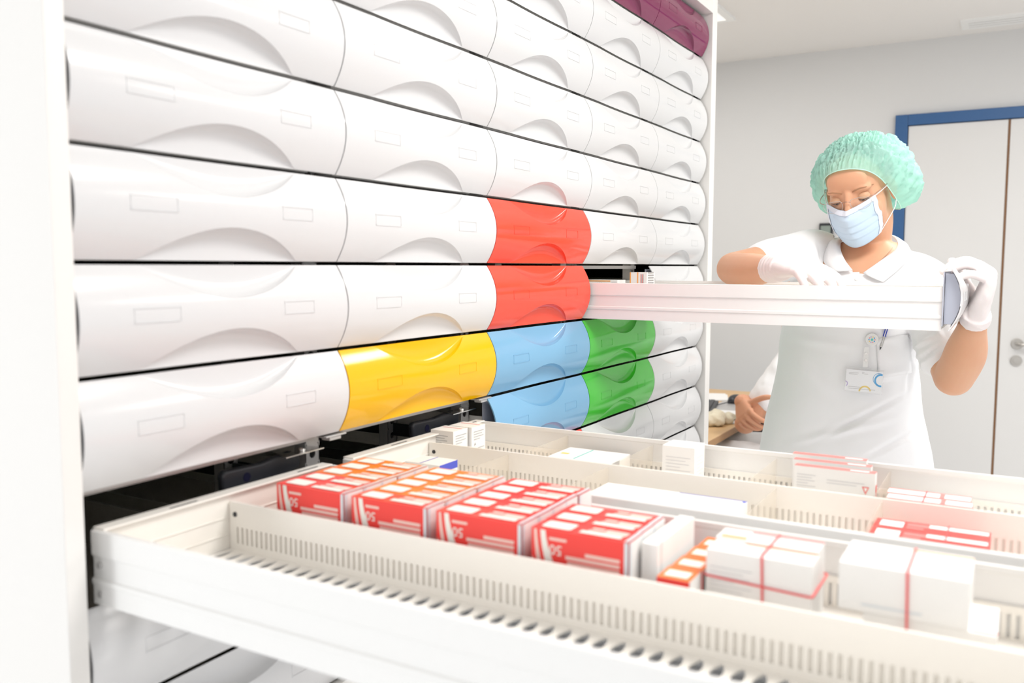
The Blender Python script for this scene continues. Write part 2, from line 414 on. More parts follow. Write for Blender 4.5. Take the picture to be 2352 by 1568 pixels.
mb = MB(); mb.box(0.002, 0.413, 0.0108, 0.0128, 0.009, FH-0.009); ME_BACK = mb.mesh('back_plate', ['backplate'])
def link(me, name, parent, m=None):
    o = D.objects.new(name, me); COL.objects.link(o); o.parent = parent
    if m: o.material_slots[0].link = 'OBJECT'; o.material_slots[0].material = M[m]
    return o
def front_parts(root, c, m):
    W = XB[c+1]-XB[c]-2*GX; key = round(W, 4)
    if key not in ME_FRONT:
        ME_FRONT[key] = front_mesh('front_panel', W)
        ME_LAB[key] = [label_frame_mesh('label_frame', 0.155*W, 0.305*W), label_frame_mesh('label_frame', 0.70*W, 0.835*W)]
    f = link(ME_FRONT[key], 'front_panel', root, m)
    for me in ME_LAB[key]: link(me, 'label_frame', root, m)
    link(ME_BACK, 'back_plate', root)
SPECIAL = {(2, 0): ('red', 'glossy red drawer directly above the other red drawer'), (2, -1): ('red', 'glossy red drawer between a red drawer above and a light blue one below'),
           (1, -2): ('yellow', 'glossy yellow drawer, the only yellow front, above the open drawers'),
           (2, -2): ('blue', 'glossy light blue drawer right of the yellow drawer'), (2, -3): ('blue', 'glossy light blue drawer under the other light blue one, its left end exposed'),
           (3, -2): ('green', 'glossy green drawer just under the pulled-out drawer the woman holds'), (3, -3): ('green', 'glossy green drawer directly under the other green drawer'),
           (3, 5): ('burgundy', 'dark burgundy drawer in the top row, left of the corner one'), (4, 5): ('burgundy', 'dark burgundy drawer in the top row against the far side panel'),
           (2, -4): ('red', 'orange-red drawer under the lower light blue one, mostly hidden by the open drawer')}
OPEN = {(0, -3), (1, -3), (3, -1)}
cb = tag(empty('apothecary_cabinet', (0, 0, 0)), 'tall white pharmacy cabinet with rows of rounded white and coloured drawers, three pulled out', 'cabinet')
TOPROW = [5, 5, 5, 5, 5]
for c in range(5):
    for r in range(TOPROW[c], -6, -1):
        if (c, r) in OPEN: continue
        m, lab = SPECIAL.get((c, r), ('burgundy' if r == 5 else 'white', None))
        root = tag(empty('drawer', (XB[c]+GX, 0, Z0+r*H+GZ)), lab, None); root.parent = cb
        front_parts(root, c, m)
        link(ME_TRAY, 'tray', root)
# carcass
ZT = Z0+6*H
YB = 1.10
mb = MB(); mb.box(-0.0365, -0.0129, -0.0195, YB, 0, ZT+0.05); bevel(mb.build('side_panel', 'cab', cb), 0.0015)
mb = MB(); mb.box(2.102, 2.146, -0.031, YB, 0, ZT+0.11); bevel(mb.build('side_panel', 'cab', cb), 0.0015)
mb = MB(); mb.box(-0.0125, 2.102, -0.031, YB, ZT+0.004, ZT+0.05); bevel(mb.build('top_panel', 'cab', cb), 0.0015)
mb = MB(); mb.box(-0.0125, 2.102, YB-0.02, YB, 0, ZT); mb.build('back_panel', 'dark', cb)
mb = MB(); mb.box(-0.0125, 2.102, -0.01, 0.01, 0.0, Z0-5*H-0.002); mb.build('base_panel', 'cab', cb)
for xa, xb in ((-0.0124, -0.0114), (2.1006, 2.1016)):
    mb = MB(); mb.box(xa, xb, 0.012, YB-0.02, 0.02, ZT); mb.build('inner_lining', 'dark', cb)  # added black sheets, painted shade on the inside of the side panels
def post(x, y, z0, z1, wd=0.031, dp=0.022):
    """upright U-section with a column of round holes in its front web"""
    mb = MB(); n = 20; zs = z0; pitch = 0.030; hr = 0.0065
    while zs < z1-1e-6:
        ze = min(zs+pitch, z1); zc = (zs+ze)/2; h = (ze-zs)/2; w2 = wd/2
        sq = []; ci = []
        for k in range(n):
            a = 2*math.pi*k/n; ca, sa = math.cos(a), math.sin(a); q = 1/max(abs(ca), abs(sa))
            sq.append((x+w2*ca*q, y, zc+h*sa*q)); ci.append((x+hr*ca, y, zc+hr*sa))
        vs = sq+ci+[(p[0], p[1]+0.002, p[2]) for p in ci]
        fs = [(k, (k+1) % n, n+(k+1) % n, n+k) for k in range(n)]+[(n+k, n+(k+1) % n, 2*n+(k+1) % n, 2*n+k) for k in range(n)]
        mb.add(vs, fs); zs = ze
    mb.box(x-wd/2, x-wd/2+0.002, y, y+dp, z0, z1); mb.box(x+wd/2-0.002, x+wd/2, y, y+dp, z0, z1)
    mb.box(x-wd/2+0.002, x+wd/2-0.002, y+dp, y+dp+0.001, z0, z1, 1)
    return mb.build('upright_post', ['steel', 'black'], cb)
for x in XB[1:5]:
    post(x-0.0105, 0.044, Z0-5*H, ZT)
    post(x-0.0105, 0.22, Z0-5*H, ZT)
# runner rails at the open slots
for (c, r) in sorted(OPEN):
    zt = Z0+(r+1)*H
    mb = MB(); mb.box(XB[c]+0.02, XB[c+1]-0.02, 0.03, 0.05, zt-0.010, zt-0.002); mb.build('cross_rail', 'steel', cb)
    for xx in (XB[c]+0.004, XB[c+1]-0.008):
        mb = MB(); mb.box(xx, xx+0.004, 0.05, 1.0, zt-0.095, zt-0.07); mb.build('runner_rail', 'black', cb)
for (c, r) in ((0, -3), (1, -3)):
    x1 = XB[c+1]-0.05; z = 1.062
    mb = MB(); pr = [(x1-0.145, z-0.024), (x1-0.148, z+0.006), (x1-0.142, z+0.012), (x1-0.08, z+0.010), (x1-0.02, z+0.016), (x1, z+0.012), (x1, z-0.01), (x1-0.06, z-0.024)]
    mb.prism(pr, 'y', 0.030, 0.042); lv = bevel(mb.build('latch_lever', 'black', cb), 0.004, 3)
    mb = MB(); mb.cyl((x1-0.105, 0.0295, z-0.004), (x1-0.105, 0.031, z-0.004), 0.0065); mb.build('lever_hole', 'gapdark', lv)
    mb = MB(); mb.prism([(x1-0.05, 0.010), (x1+0.03, 0.012), (x1+0.025, 0.06), (x1-0.03, 0.062)], 'z', z+0.0135, z+0.0150); pl = mb.build('latch_plate', 'chrome', cb)
    mb = MB(); mb.ellipsoid((x1-0.004, 0.024, z+0.0165), (0.006, 0.006, 0.0035)); mb.build('rivet', 'chrome', pl, 60)
# small clear clips at the front seam corners
for c, r in ((0, -3), (1, -3)):
    mb = MB(); x = XB[c+1]-0.03; z = Z0+(r+1)*H
    mb.box(x, x+0.045, -0.002, 0.018, z-0.0035, z-0.001); mb.box(x+0.01, x+0.035, 0.0, 0.016, z-0.009, z-0.0035); bevel(mb.build('clip', 'steel', cb), 0.001)
# ------------------------------------------------------------------ pulled-out drawers
def slotted_wall(mb, x0, x1, y0, y1, z0, z1, zs0, zs1, pitch=0.0083, bar=0.0047, end=0.012):
    """upright sheet with a row of narrow vertical slots"""
    mb.box(x0, x1, y0, y1, z0, zs0); mb.box(x0, x1, y0, y1, zs1, z1)
    mb.box(x0, x1, y1-end, y1, zs0, zs1); mb.box(x0, x1, y0, y0+end, zs0, zs1)
    y = y1-end-(pitch-bar)
    while y-bar > y0+end:
        mb.box(x0, x1, y-bar, y, zs0, zs1); y -= pitch
def perforated_floor(mb, x0, x1, y0, y1, z, rows, pitch=0.0192, rx=0.0155, ry=0.0074):
    xs = x0
    for xc in rows:
        mb.box(xs, xc-0.019, y0, y1, z-0.002, z); y = y1; n = 20
        while y-pitch > y0:
            yc = y-pitch/2; sq = []; ci = []
            for k in range(n):
                a = 2*math.pi*(k+0.5)/n; ca, sa = math.cos(a), math.sin(a); q = 1/max(abs(ca), abs(sa))
                sq.append((xc+0.019*ca*q, yc+pitch/2*sa*q, z)); ci.append((xc+rx*ca, yc+ry*sa*(0.75-0.35*ca), z))
            lo = [(p[0], p[1], z-0.0025) for p in ci]
            mb.add(sq+ci+lo, [(k, (k+1) % n, n+(k+1) % n, n+k) for k in range(n)]+[(n+k, n+(k+1) % n, 2*n+(k+1) % n, 2*n+k) for k in range(n)])
            y -= pitch
        mb.box(xc-0.019, xc+0.019, y0, y, z-0.002, z)
        xs = xc+0.019
    mb.box(xs, x1, y0, y1, z-0.002, z)
def side_profile(t):
    # outer face at offset 0, small steps like folded sheet metal
    return [(0.0, 0.0), (0.0, 0.022), (-0.0016, 0.0235), (-0.0016, 0.0285), (0.0012, 0.0300), (0.0012, 0.0535), (-0.0012, 0.0555), (-0.0012, TH-0.001), (0.0, TH),
            (t, TH), (t, TH-0.006), (0.004, TH-0.008), (0.004, 0.003), (0.010, 0.0)]
def open_drawer(c, r, pull, label, lanes, clear, perf):
    x0 = XB[c]+GX; zb = Z0+r*H+GZ
    root = tag(empty('pulled_drawer', (x0, -pull, zb)), label, None); root.parent = cb
    front_parts(root, c, 'white')
    W = XB[c+1]-XB[c]-2*GX; xr = W-0.028; xl = 0.008 if c else 0.0185; D0 = 0.0132; D1 = pull if pull > 1.0 else 1.05
    for x, s in ((xl, 1), (xr, -1)):
        mb = MB(); mb.prism([(x+s*a, b) for a, b in side_profile(0.006)], 'y', D0, D1)
        if s == -1:      # inner comb strip on the far wall
            m2 = MB(); slotted_wall(m2, xr-0.0075, xr-0.0045, D0+0.004, D1-0.012, 0.004, 0.046, 0.014, 0.038, bar=0.0047); m2.build('comb_strip', 'tray', root)
        sw = mb.build('side_wall', 'traywhite', root)
        if s == 1:
            for zz in (0.012, 0.045):
                for yy in (D1-0.012, ):
                    m3 = MB(); m3.cyl((x-0.0022, yy, zz), (x+0.0005, yy, zz), 0.0035, n=16); m3.build('screw', 'steel', root)
    mb = MB(); mb.box(xl+0.006, xr-0.006, D1-0.010, D1, 0.003, TH-0.0005); mb.box(xl+0.004, xr-0.004, D1-0.016, D1+0.004, TH-0.0005, TH+0.002)
    mb.box(xl+0.006, xr-0.006, D1-0.0115, D1-0.010, 0.030, 0.032); mb.box(xl+0.006, xr-0.006, D1-0.0115, D1-0.010, 0.052, 0.054)
    bw = bevel(mb.build('back_wall', 'tray', root), 0.001)
    for xx in (0.115, 0.33):
        m3 = MB(); m3.box(xx, xx+0.04, D1-0.010, D1-0.0075, TH+0.0018, TH+0.0024); m3.build('slot', 'black', root)
    mb = MB(); mb.box(xl+0.006, xr-0.006, D0, D0+0.008, 0.003, TH); mb.build('inner_front_wall', 'tray', root)
    mb = MB()
    if perf:
        mid = lanes[0]; perforated_floor(mb, xl+0.004, mid, D0+0.008, D1-0.012, 0.012, (0.0525, 0.096, 0.1395, 0.183))
        mb.box(mid, xr-0.004, D0+0.008, D1-0.010, 0.010, 0.012)
    else: mb.box(xl+0.004, xr-0.004, D0+0.008, D1-0.010, 0.009, 0.012)
    mb.build('floor_plate', 'tray', root)
    if perf:
        mb = MB(); mb.box(0.13, 0.30, D0+0.03, D1-0.02, -0.0175, -0.0155); mb.box(0.24, 0.243, D0+0.03, D1-0.02, -0.0155, 0.0095); mb.build('runner_slide', 'slide', root)  # plate added below the floor holes so they look shaded grey
    for x in lanes:
        mb = MB(); slotted_wall(mb, x-0.0022, x+0.0008, D0+0.010, D1-0.012, 0.012, 0.0735, 0.0205, 0.042)
        mb.box(x+0.0008, x+0.0016, D0+0.010, D1-0.012, 0.012, 0.0735)
        dv = mb.build('lane_divider', 'tray', root)
        m3 = MB(); m3.cyl((x-0.0034, D1-0.022, 0.058), (x-0.0012, D1-0.022, 0.058), 0.0032, n=16); m3.build('screw', 'black', root)
    for xa, xb, y, z in clear:
        mb = MB(); mb.box(xa-x0, xb-x0, y+pull-0.0009, y+pull+0.0009, 0.0135, z); mb.build('clear_divider', 'clear', root)
    return root
open_drawer(0, -3, 1.05, 'open white drawer nearest the camera, holding rows of red cartons', (0.205,), [], True)
open_drawer(1, -3, 1.05, 'open white drawer under the yellow front, behind the drawer of red cartons', (0.2165,),
            [(0.638, 0.826, y, 0.073) for y in (-0.190, -0.350, -0.556, -0.722)]+[(0.432, 0.630, y, 0.070) for y in (-0.170, -0.345, -0.597, -0.733)], False)
held = open_drawer(3, -1, 0.763, 'long white drawer pulled out at chest height by the woman in the mint cap', (), [], False)
zs = [0.0125+(FH-0.025)*k/24 for k in range(25)]
mb = MB(); mb.prism([(-bul(z)+0.0042, z) for z in zs]+[(0.0100, zs[-1]), (0.0100, zs[0])], 'x', 0.0125, 0.0145); bevel(mb.build('end_rib', 'backplate', held), 0.0008)
# ------------------------------------------------------------------ cartons
def carton(name, size, loc, label, group=None, mats=('paper',), decals=(), rotz=0, roty=0):
    """closed carton: base centre at loc; decals are (face, outline points in face coordinates, material index)"""
    sx, sy, sz = size; mb = MB(); hx, hy = sx/2, sy/2; E_ = [0.0002]
    mb.box(-hx, hx, -hy, hy, 0, sz)
    def P(face, a, b):
        # a runs along the picture's left-to-right, b upward / away
        e = E_[0]
        return {'front': (-hx-e, hy-a, b), 'top': (-hx+b, hy-a, sz+e), 'end': (-hx+a, -hy-e, b)}[face]
    for d in decals:
        E_[0] += 0.00005
        if d[0] == 'text':
            _, face, s, size_, a, b, mi, flip = d
            vs, fs = text_mesh(s, size_); k = -1 if flip else 1
            mb.add([P(face, a+k*v[0], b+k*v[1]) for v in vs], fs, mi)
        else:
            face, pts, mi = d
            if len(pts) == 4 and not hasattr(pts[0], '__len__'):
                a0, a1, b0, b1 = pts; pts = [(a0, b0), (a1, b0), (a1, b1), (a0, b1)]
            mb.poly([P(face, a, b) for a, b in pts], mi)
    o = mb.build(name, list(mats)); o.location = loc; o.rotation_euler = (0, roty, rotz)
    return tag(o, label, 'box', group)
FLA = Z0-3*H+GZ+0.0102   # floor level inside the two open drawers
def rrect(a0, a1, b0, b1, r, n=4):
    out = []
    for cx, cy, s in ((a1-r, b1-r, 0), (a0+r, b1-r, 90), (a0+r, b0+r, 180), (a1-r, b0+r, 270)):
        for k in range(n+1): t = R_(s+90*k/n); out.append((cx+r*math.cos(t), cy+r*math.sin(t)))
    return out
def red_decals(sx, sy, sz):
    d = []
    # front: pale sweeping curves, a number and lines of pale print (turned upside down)
    sw = lambda a0, w0, a1, w1, b0, b1: [(a0+(a1-a0)*t**1.6, b1+(b0-b1)*t) for t in [k/8 for k in range(9)]]+[(a0+w0+(a1+w1-a0-w0)*t**1.6, b1+(b0-b1)*t) for t in [k/8 for k in range(8, -1, -1)]]
    d.append(('front', sw(0.0105, 0.006, 0.026, 0.016, 0.028, sz-0.001), 1))
    d.append(('front', sw(0.003, 0.0035, 0.012, 0.008, 0.028, sz-0.001), 3))
    d.append(('front', [(0.001, 0.028), (0.001, sz-0.03), (0.014, 0.028)], 1))
    d.append(('text', 'front', '50', 0.0150, 0.0285, sz-0.0200, 1, True))
    d.append(('front', (0.021, 0.041, sz-0.0105, sz-0.0075), 3))
    for k, (a, b) in enumerate(((0.062, 0.100), (0.040, 0.100), (0.042, 0.100), (0.045, 0.1005), (0.058, 0.101))):
        d.append(('front', (a, b, sz-0.0225-k*0.0056, sz-0.0187-k*0.0056), 3))
    # top: a rounded pale label and three lines of print
    d.append(('top', rrect(0.008, 0.042, 0.006, sx-0.006, 0.003), 1))
    d.append(('top', (0.059, 0.073, sx-0.012, sx-0.006), 3)); d.append(('top', (0.075, 0.100, sx-0.017, sx-0.007), 3))
    d.append(('top', (0.052, 0.098, 0.005, 0.0140), 1)); d.append(('top', (0.058, 0.100, 0.0145, 0.0185), 3))
    # silver edge at the right
    d.append(('front', (sy-0.0042, sy, 0, sz), 4)); d.append(('top', (sy-0.0042, sy, 0, sx), 4)); d.append(('end', (0, sx, 0, sz), 5)); d.append(('end', (0, 0.006, 0, sz), 4))
    return d
SX, SY, SZ = 0.0342, 0.109, 0.0905
DEC = red_decals(SX, SY, SZ)
BASE = {m: carton('medicine_carton', (SX-0.0006, SY, SZ), (0, 0, 0), '', None, (m, 'clabel', 'paper', 'ctext', 'csilver', 'paper'), DEC) for m in ('cred', 'corange')}
used = set()
ORD = ['front', 'second', 'middle', 'fourth', 'rear']; GRPN = ['first row of five beside the cabinet', 'second row of five from the cabinet', 'third row of five from the cabinet', 'short row of three']
for g in range(4):
    n = 5 if g < 3 else 3
    for k in range(n):
        m = 'corange' if (g == 0 and k >= 2) or (g == 1 and k >= 1) else 'cred'  # orange paints reflections onto the red cartons behind the front ones
        nm = 'orange' if m == 'corange' else 'red'
        pos = (0.208+SX*(k+0.5)+0.0004*k, -0.079-0.1214*g-SY/2+random.uniform(-.0012, .0012), FLA+0.0018)
        od = ORD[k] if n == 5 else ['front', 'middle', 'rear'][k]
        lab = f'{od} {nm} carton of the {GRPN[g]}, in the open drawer'
        if m not in used: o = BASE[m]; o.location = pos; o['label'] = lab; o['group'] = 'red and orange cartons in the nearest drawer'; used.add(m)
        else: o = copy_tree(BASE[m], pos, lab, 'red and orange cartons in the nearest drawer')
        o['category'] = 'box'
f2 = FLA+0.0018
carton('medicine_carton', (0.115, 0.017, 0.085), (0.290, -0.5655, f2), 'tall plain white carton standing at the end of the short row of three red cartons', None, ('paper', 'lprint'), [('end', (0.01, 0.012, 0.03, 0.095), 1)])
for k in range(4):
    s = (0.036, 0.033, 0.060)
    carton('small_carton', s, (0.232+0.0375*k, -0.597-0.0015*k, f2), f'{["front", "second", "third", "rear"][k]} small orange-topped carton, in the line beside the plain white one', 'small orange-topped cartons',
           ('paper', 'corange', 'clabel', 'cred'), [('top', (0, s[1], 0, s[0]), 1), ('front', (0, s[1], 0, s[2]), 3), ('top', (0.004, s[1]-0.005, 0.008, 0.026), 2), ('end', (0, s[0], 0, s[2]), 0)])
def print_lines(face, a0, a1, b1, n, step, mi, frac=(1, .8, .95, .6)):
    return [(face, (a0, a0+(a1-a0)*frac[k % 4], b1-k*step-0.0008, b1-k*step), mi) for k in range(n)]
# banded bundles
c1 = carton('medicine_carton', (0.036, 0.101, 0.084), (0.268, -0.669, f2), 'white carton, front one of the pair tied with crossed red rubber bands', None, ('paper', 'lprint', 'cor2'),
            print_lines('front', 0.004, 0.045, 0.068, 6, 0.0045, 1)+[('top', (0.03, 0.10, 0.033, 0.0355), 2)])
c2 = carton('medicine_carton', (0.036, 0.101, 0.086), (0.305, -0.667, f2), 'white carton with orange-red top edge, rear of the pair tied with crossed bands', None, ('paper', 'band', 'cor2'),
            [('top', (0.03, 0.101, 0.030, 0.034), 1), ('top', (0.004, 0.03, 0.004, 0.012), 2)])
def band_loop(c, h, axis, label, r=0.0011, tilt=0.0):
    (x0, x1), (y0, y1), (z0, z1) = c
    mb = MB()
    if axis == 'v': pts = [(x0, h, z0), (x0, h+tilt, z1), (x1, h+tilt, z1), (x1, h, z0)]
    else: pts = [(x0, y1, h), (x0, y0, h-tilt), (x1, y0, h-tilt), (x1, y1, h)]
    q = []
    for i in range(4):
        a, b = Vector(pts[i]), Vector(pts[(i+1) % 4])
        q += [a+(b-a)*t for t in (0.03, 0.25, 0.5, 0.75, 0.97)]
    mb.tube(q, r, n=8, closed=True)
    o = mb.build('rubber_band', 'band', None, 60); return tag(o, label, 'rubber band', 'red rubber bands')
bx = ((0.2488, 0.3242), (-0.7208, -0.6172), (f2+0.0005, f2+0.0868))
band_loop(bx, -0.676, 'v', 'red rubber band running upright round the pair of white cartons', tilt=0.003)
band_loop(bx, 1.043, 'h', 'red rubber band running level round the pair of white cartons', tilt=0.004)
carton('medicine_carton', (0.072, 0.107, 0.0495), (0.286, -0.819, f2), 'large white carton with a red top edge, under another white carton tied to it', None, ('paper', 'band', 'lprint'),
       [('top', (0.088, 0.107, 0.004, 0.0075), 1)]+print_lines('front', 0.05, 0.1, 0.03, 3, 0.006, 2))
carton('medicine_carton', (0.074, 0.107, 0.0430), (0.285, -0.797, f2+0.0505), 'large white carton with a faint orange top edge, lying on the lower tied carton', None, ('paper', 'cor2', 'lprint', 'csilver'),
       [('top', (0.055, 0.107, 0.066, 0.070), 1), ('top', (0.005, 0.03, 0.060, 0.063), 1), ('front', (0.02, 0.07, 0.006, 0.008), 3)])
band_loop(((0.2469, 0.3231), (0, 0), (f2+0.0005, f2+0.0945)), -0.803, 'v', 'red rubber band round the two stacked large white cartons', tilt=0.002)
# second open drawer
fb = Z0-3*H+GZ+0.0122
for (x, y, lab) in ((0.678, -0.0225, 'small white carton with a red line on top, front of the two in the corner'), (0.727, -0.0285, 'small white carton with a red line on top, rear of the two in the corner')):
    carton('small_carton', (0.045, 0.047, 0.0785), (x, y, fb), lab, 'small white cartons with a red line', ('paper', 'band', 'print'),
           [('top', (0.004, 0.044, 0.030, 0.0325), 1)]+print_lines('front', 0.003, 0.036, 0.070, 9, 0.0042, 2)+print_lines('end', 0.006, 0.040, 0.070, 4, 0.0045, 2)+print_lines('end', 0.006, 0.040, 0.040, 6, 0.0045, 2)
           +[('end', [(0.008, 0.046), (0.0125, 0.046), (0.010, 0.051)], 2)])
carton('medicine_carton', (0.085, 0.112, 0.046), (0.742, -0.262, fb), 'white carton lying flat with a teal line across its top', None, ('paper', 'cteal', 'print', 'gold'),
       [('top', (0.044, 0.047, 0.004, 0.082), 1), ('end', (0.002, 0.04, 0.012, 0.044), 2), ('top', (0.008, 0.022, 0.03, 0.04), 3)])
carton('small_carton', (0.050, 0.053, 0.079), (0.757, -0.421, fb), 'single white carton standing upright alone beside a clear divider', None, ('paper', 'lprint'),
       print_lines('front', 0.006, 0.046, 0.062, 8, 0.0052, 1)+print_lines('end', 0.008, 0.042, 0.062, 8, 0.0055, 1)+[('top', (0.0, 0.053, 0.040, 0.041), 1)])
for k, (x, y0, y1, od) in enumerate(((0.7075, -0.620, -0.729, 'front'), (0.748, -0.610, -0.718, 'middle'), (0.788, -0.600, -0.706, 'rear'))):
    carton('medicine_carton', (0.0145, y0-y1, 0.0775), (x, (y0+y1)/2+0.014, fb), f'{od} one of three thin white cartons standing on edge, each with a pink-red top', 'thin white cartons with pink-red tops', ('paper', 'cpink', 'lprint', 'cred'),
           [('top', (0, y0-y1, 0, 0.0145), 1), ('top', (0.075, 0.10, 0.004, 0.010), 0), ('end', (0.004, 0.0145, 0.02, 0.06), 3)]+print_lines('front', 0.004, 0.03, 0.066, 6, 0.004, 2)+print_lines('front', 0.045, 0.095, 0.062, 2, 0.004, 2)
           +[('front', [(0.092, 0.058), (0.1015, 0.058), (0.097, 0.047)], 1), ('front', [(0.0945, 0.0565), (0.0995, 0.0565), (0.097, 0.0505)], 0)])
for k in range(3):
    carton('medicine_carton', (0.030, 0.104, 0.048), (0.678+0.0315*k, -0.7855+0.003*k, fb), f'{["front", "middle", "rear"][k]} white carton with pink edges of three lying together under a thin red band', 'white cartons with pink edges',
           ('paper', 'cpink'), [('top', (0, 0.104, 0, 0.003), 1), ('top', (0, 0.104, 0.027, 0.030), 1), ('top', (0.066, 0.072, 0.003, 0.027), 1), ('end', (0, 0.030, 0.02, 0.048), 1), ('end', (0.004, 0.026, 0.022, 0.046), 0)])
band_loop(((0.662, 0.757), (0, 0), (fb+0.0005, fb+0.0492)), -0.772, 'v', 'thin red rubber band round the three pink-edged cartons', 0.0009, -0.004)
carton('small_carton', (0.050, 0.066, 0.054), (0.545, -0.078, fb), 'small white carton with a blue end, beside the lane divider', None, ('paper', 'cblue'), [('end', (0.0, 0.05, 0.042, 0.054), 1), ('top', (0.028, 0.030, 0, 0.05), 1)])
carton('medicine_carton', (0.080, 0.205, 0.046), (0.545, -0.468, fb), 'long white carton lying flat with fine blue edge lines', None, ('paper', 'cblue', 'lprint'),
       [('top', (0.0, 0.05, 0.001, 0.003), 1), ('top', (0.11, 0.205, 0.077, 0.079), 1), ('top', (0.20, 0.204, 0.070, 0.079), 1), ('front', (0.06, 0.1, 0.02, 0.022), 2)])
for k in range(2):
    carton('medicine_carton', (0.040, 0.125, 0.050), (0.517+0.0415*k, -0.797, fb), f'{["front", "rear"][k]} red carton with white stripes lying flat with its twin, behind the tied white cartons', 'red cartons with white stripes',
           ('cred', 'paper', 'cpink'), [('top', (0.006, 0.032, 0.009, 0.034), 1), ('top', (0.036, 0.06, 0.020, 0.032), 2), ('top', (0.06, 0.123, 0.022, 0.036), 1), ('top', (0.036, 0.055, 0.008, 0.016), 2), ('front', (0, 0.125, 0, 0.05), 1)])
band_loop(((0.495, 0.580), (0, 0), (fb+0.0005, fb+0.0512)), -0.815, 'v', 'pale red band round the two red striped cartons', 0.0008, 0.0)
# in the drawer the woman holds
fc = Z0-1*H+GZ+0.0122
carton('medicine_carton', (0.05, 0.15, 0.0755), (1.405, 0.039, fc), 'white carton with an orange top line and 100 printed on it, in the pulled-out drawer', None, ('paper', 'cor2', 'print', 'lprint'),
       [('front', (0.0, 0.132, 0.0715, 0.0742), 1), ('text', 'front', 'one 100', 0.0105, 0.094, 0.0650, 2, False), ('front', (0.116, 0.128, 0.0615, 0.0635), 3), ('front', (0.135, 0.149, 0.061, 0.070), 3)])
carton('small_carton', (0.045, 0.044, 0.0945), (1.4035, -0.0905, fc), 'white carton with orange stripes and a bar code, leaning upright in the pulled-out drawer', None, ('paper', 'cor2', 'print', 'band'),
       [('front', (0.0, 0.003, 0, 0.0945), 1), ('front', (0.019, 0.022, 0, 0.0945), 1)]+[('front', (0.028+0.0022*k, 0.0291+0.0022*k, 0.06, 0.09), [3, 2][k % 2]) for k in range(4)]
       +[('end', (0.006, 0.038, 0.056+0.006*k, 0.059+0.006*k), 2) for k in range(7)], rotz=R_(-3))
# ------------------------------------------------------------------ the woman at the pulled-out drawer
from mathutils.bvhtree import BVHTree
def P(px, py, X): return un(px, py, 'x', X)
def depth(p): return (p-CAM).dot(FWD)
def topx(p):
    d = Vector(p)-CAM; z = d.dot(FWD)
    return 1176+FPX*d.dot(RGT)/z, 784-FPX*d.dot(UPV)/z
def bvh_of(me): return BVHTree.FromPolygons([v.co.copy() for v in me.vertices], [tuple(p.vertices) for p in me.polygons])
def ring(c, ry, rx, n=40, e=2.3, tilt=0.0):
    out = []
    for k in range(n):
        a = 2*math.pi*k/n; ca, sa = math.cos(a), math.sin(a)
        x = rx*math.copysign(abs(ca)**(2/e), ca); y = ry*math.copysign(abs(sa)**(2/e), sa)
        out.append(Vector((c.x+x, c.y+y, c.z+tilt*y)))
    return out
def torso_rings(rows, sub=5, scale=1.0):
    rr = []
    for py, cx, hw, X0, d, tilt in rows:
        c = P(cx, py, X0); rr.append((c, hw*depth(c)/FPX*scale, d*scale, tilt))
    n = len(rr); cs = catmull([r[0] for r in rr], sub)
    rads = catmull([Vector((r[1], r[2], r[3])) for r in rr], sub)
    return [ring(c, q.x, q.y, tilt=q.z) for c, q in zip(cs, rads)]
TORSO = [(1230, 1938, 192, 1.862, .140, 0), (1130, 1938, 192, 1.860, .140, 0), (1045, 1937, 187, 1.858, .140, 0), (950, 1937, 170, 1.852, .135, 0), (860, 1943, 154, 1.846, .130, 0),
         (780, 1948, 150, 1.842, .132, 0), (700, 1964, 152, 1.838, .136, 0), (645, 1982, 156, 1.842, .122, .06), (605, 1990, 142, 1.852, .098, .12), (577, 1991, 104, 1.860, .078, .10), (556, 1992, 66, 1.868, .064, .0)]
SR, ER, WR = P(1868, 585, 1.845), P(1684, 617, 1.585), P(1790, 616, 1.395)
SL, EL, WL = P(2122, 655, 1.84), P(2190, 866, 1.655), P(2241, 728, 1.49)
woman = tag(empty('person', (1.86, -0.49, 0)), 'standing person in white polo shirt, mint cap, blue mask and gloves, reaching into a drawer', 'person')
def wpart(o):
    o.parent = woman; o.matrix_parent_inverse = Matrix.Translation(-woman.location); return o
# head frame
f_ = Vector((-0.968, 0.165, -0.40)).normalized(); l_ = Vector((0, 0, 1)).cross(f_).normalized(); u_ = f_.cross(l_)
ro = R_(7.5); L_ = l_*math.cos(ro)+u_*math.sin(ro); U_ = u_*math.cos(ro)-l_*math.sin(ro); F_ = f_
HO = P(1946, 459, 1.695)-F_*0.089
HM = Matrix(((L_.x, F_.x, U_.x, HO.x), (L_.y, F_.y, U_.y, HO.y), (L_.z, F_.z, U_.z, HO.z), (0, 0, 0, 1)))
def hp(l, f, u): return HM @ Vector((l, f, u))
# --- body: one continuous skin surface
def head_shapes(mb, mx):
    E = lambda c, r: mb.ellipsoid(c, r, mx=mx)
    E((0, -.014, .030), (.0765, .094, .077)); E((0, .030, -.030), (.066, .058, .088)); E((0, .052, -.098), (.036, .030, .027)); E((0, .016, -.072), (.058, .060, .042))
    for s in (-1, 1):
        E((s*.035, .051, -.040), (.029, .028, .032)); E((s*.0775, -.006, -.014), (.008, .019, .031)); E((s*.011, .092, -.040), (.0095, .012, .008))
        E((s*.029, .064, .019), (.027, .019, .010))
    E((0, .066, .040), (.050, .019, .034))
    mb.tube([mx @ Vector(p) for p in ((0, .078, .012), (0, .0865, -.004), (0, .096, -.022), (0, .1035, -.036))], [.0085, .0080, .0095, .0120], n=14)
    E((0, .078, -.066), (.026, .014, .008)); E((0, .077, -.079), (.022, .014, .008))
mb = MB(); head_shapes(mb, HM)
limb(mb, [P(1994, 592, 1.875), P(1992, 556, 1.868), hp(0, -.024, -.085), hp(0, -.02, -.03)], [.066, .058, .056, .06])
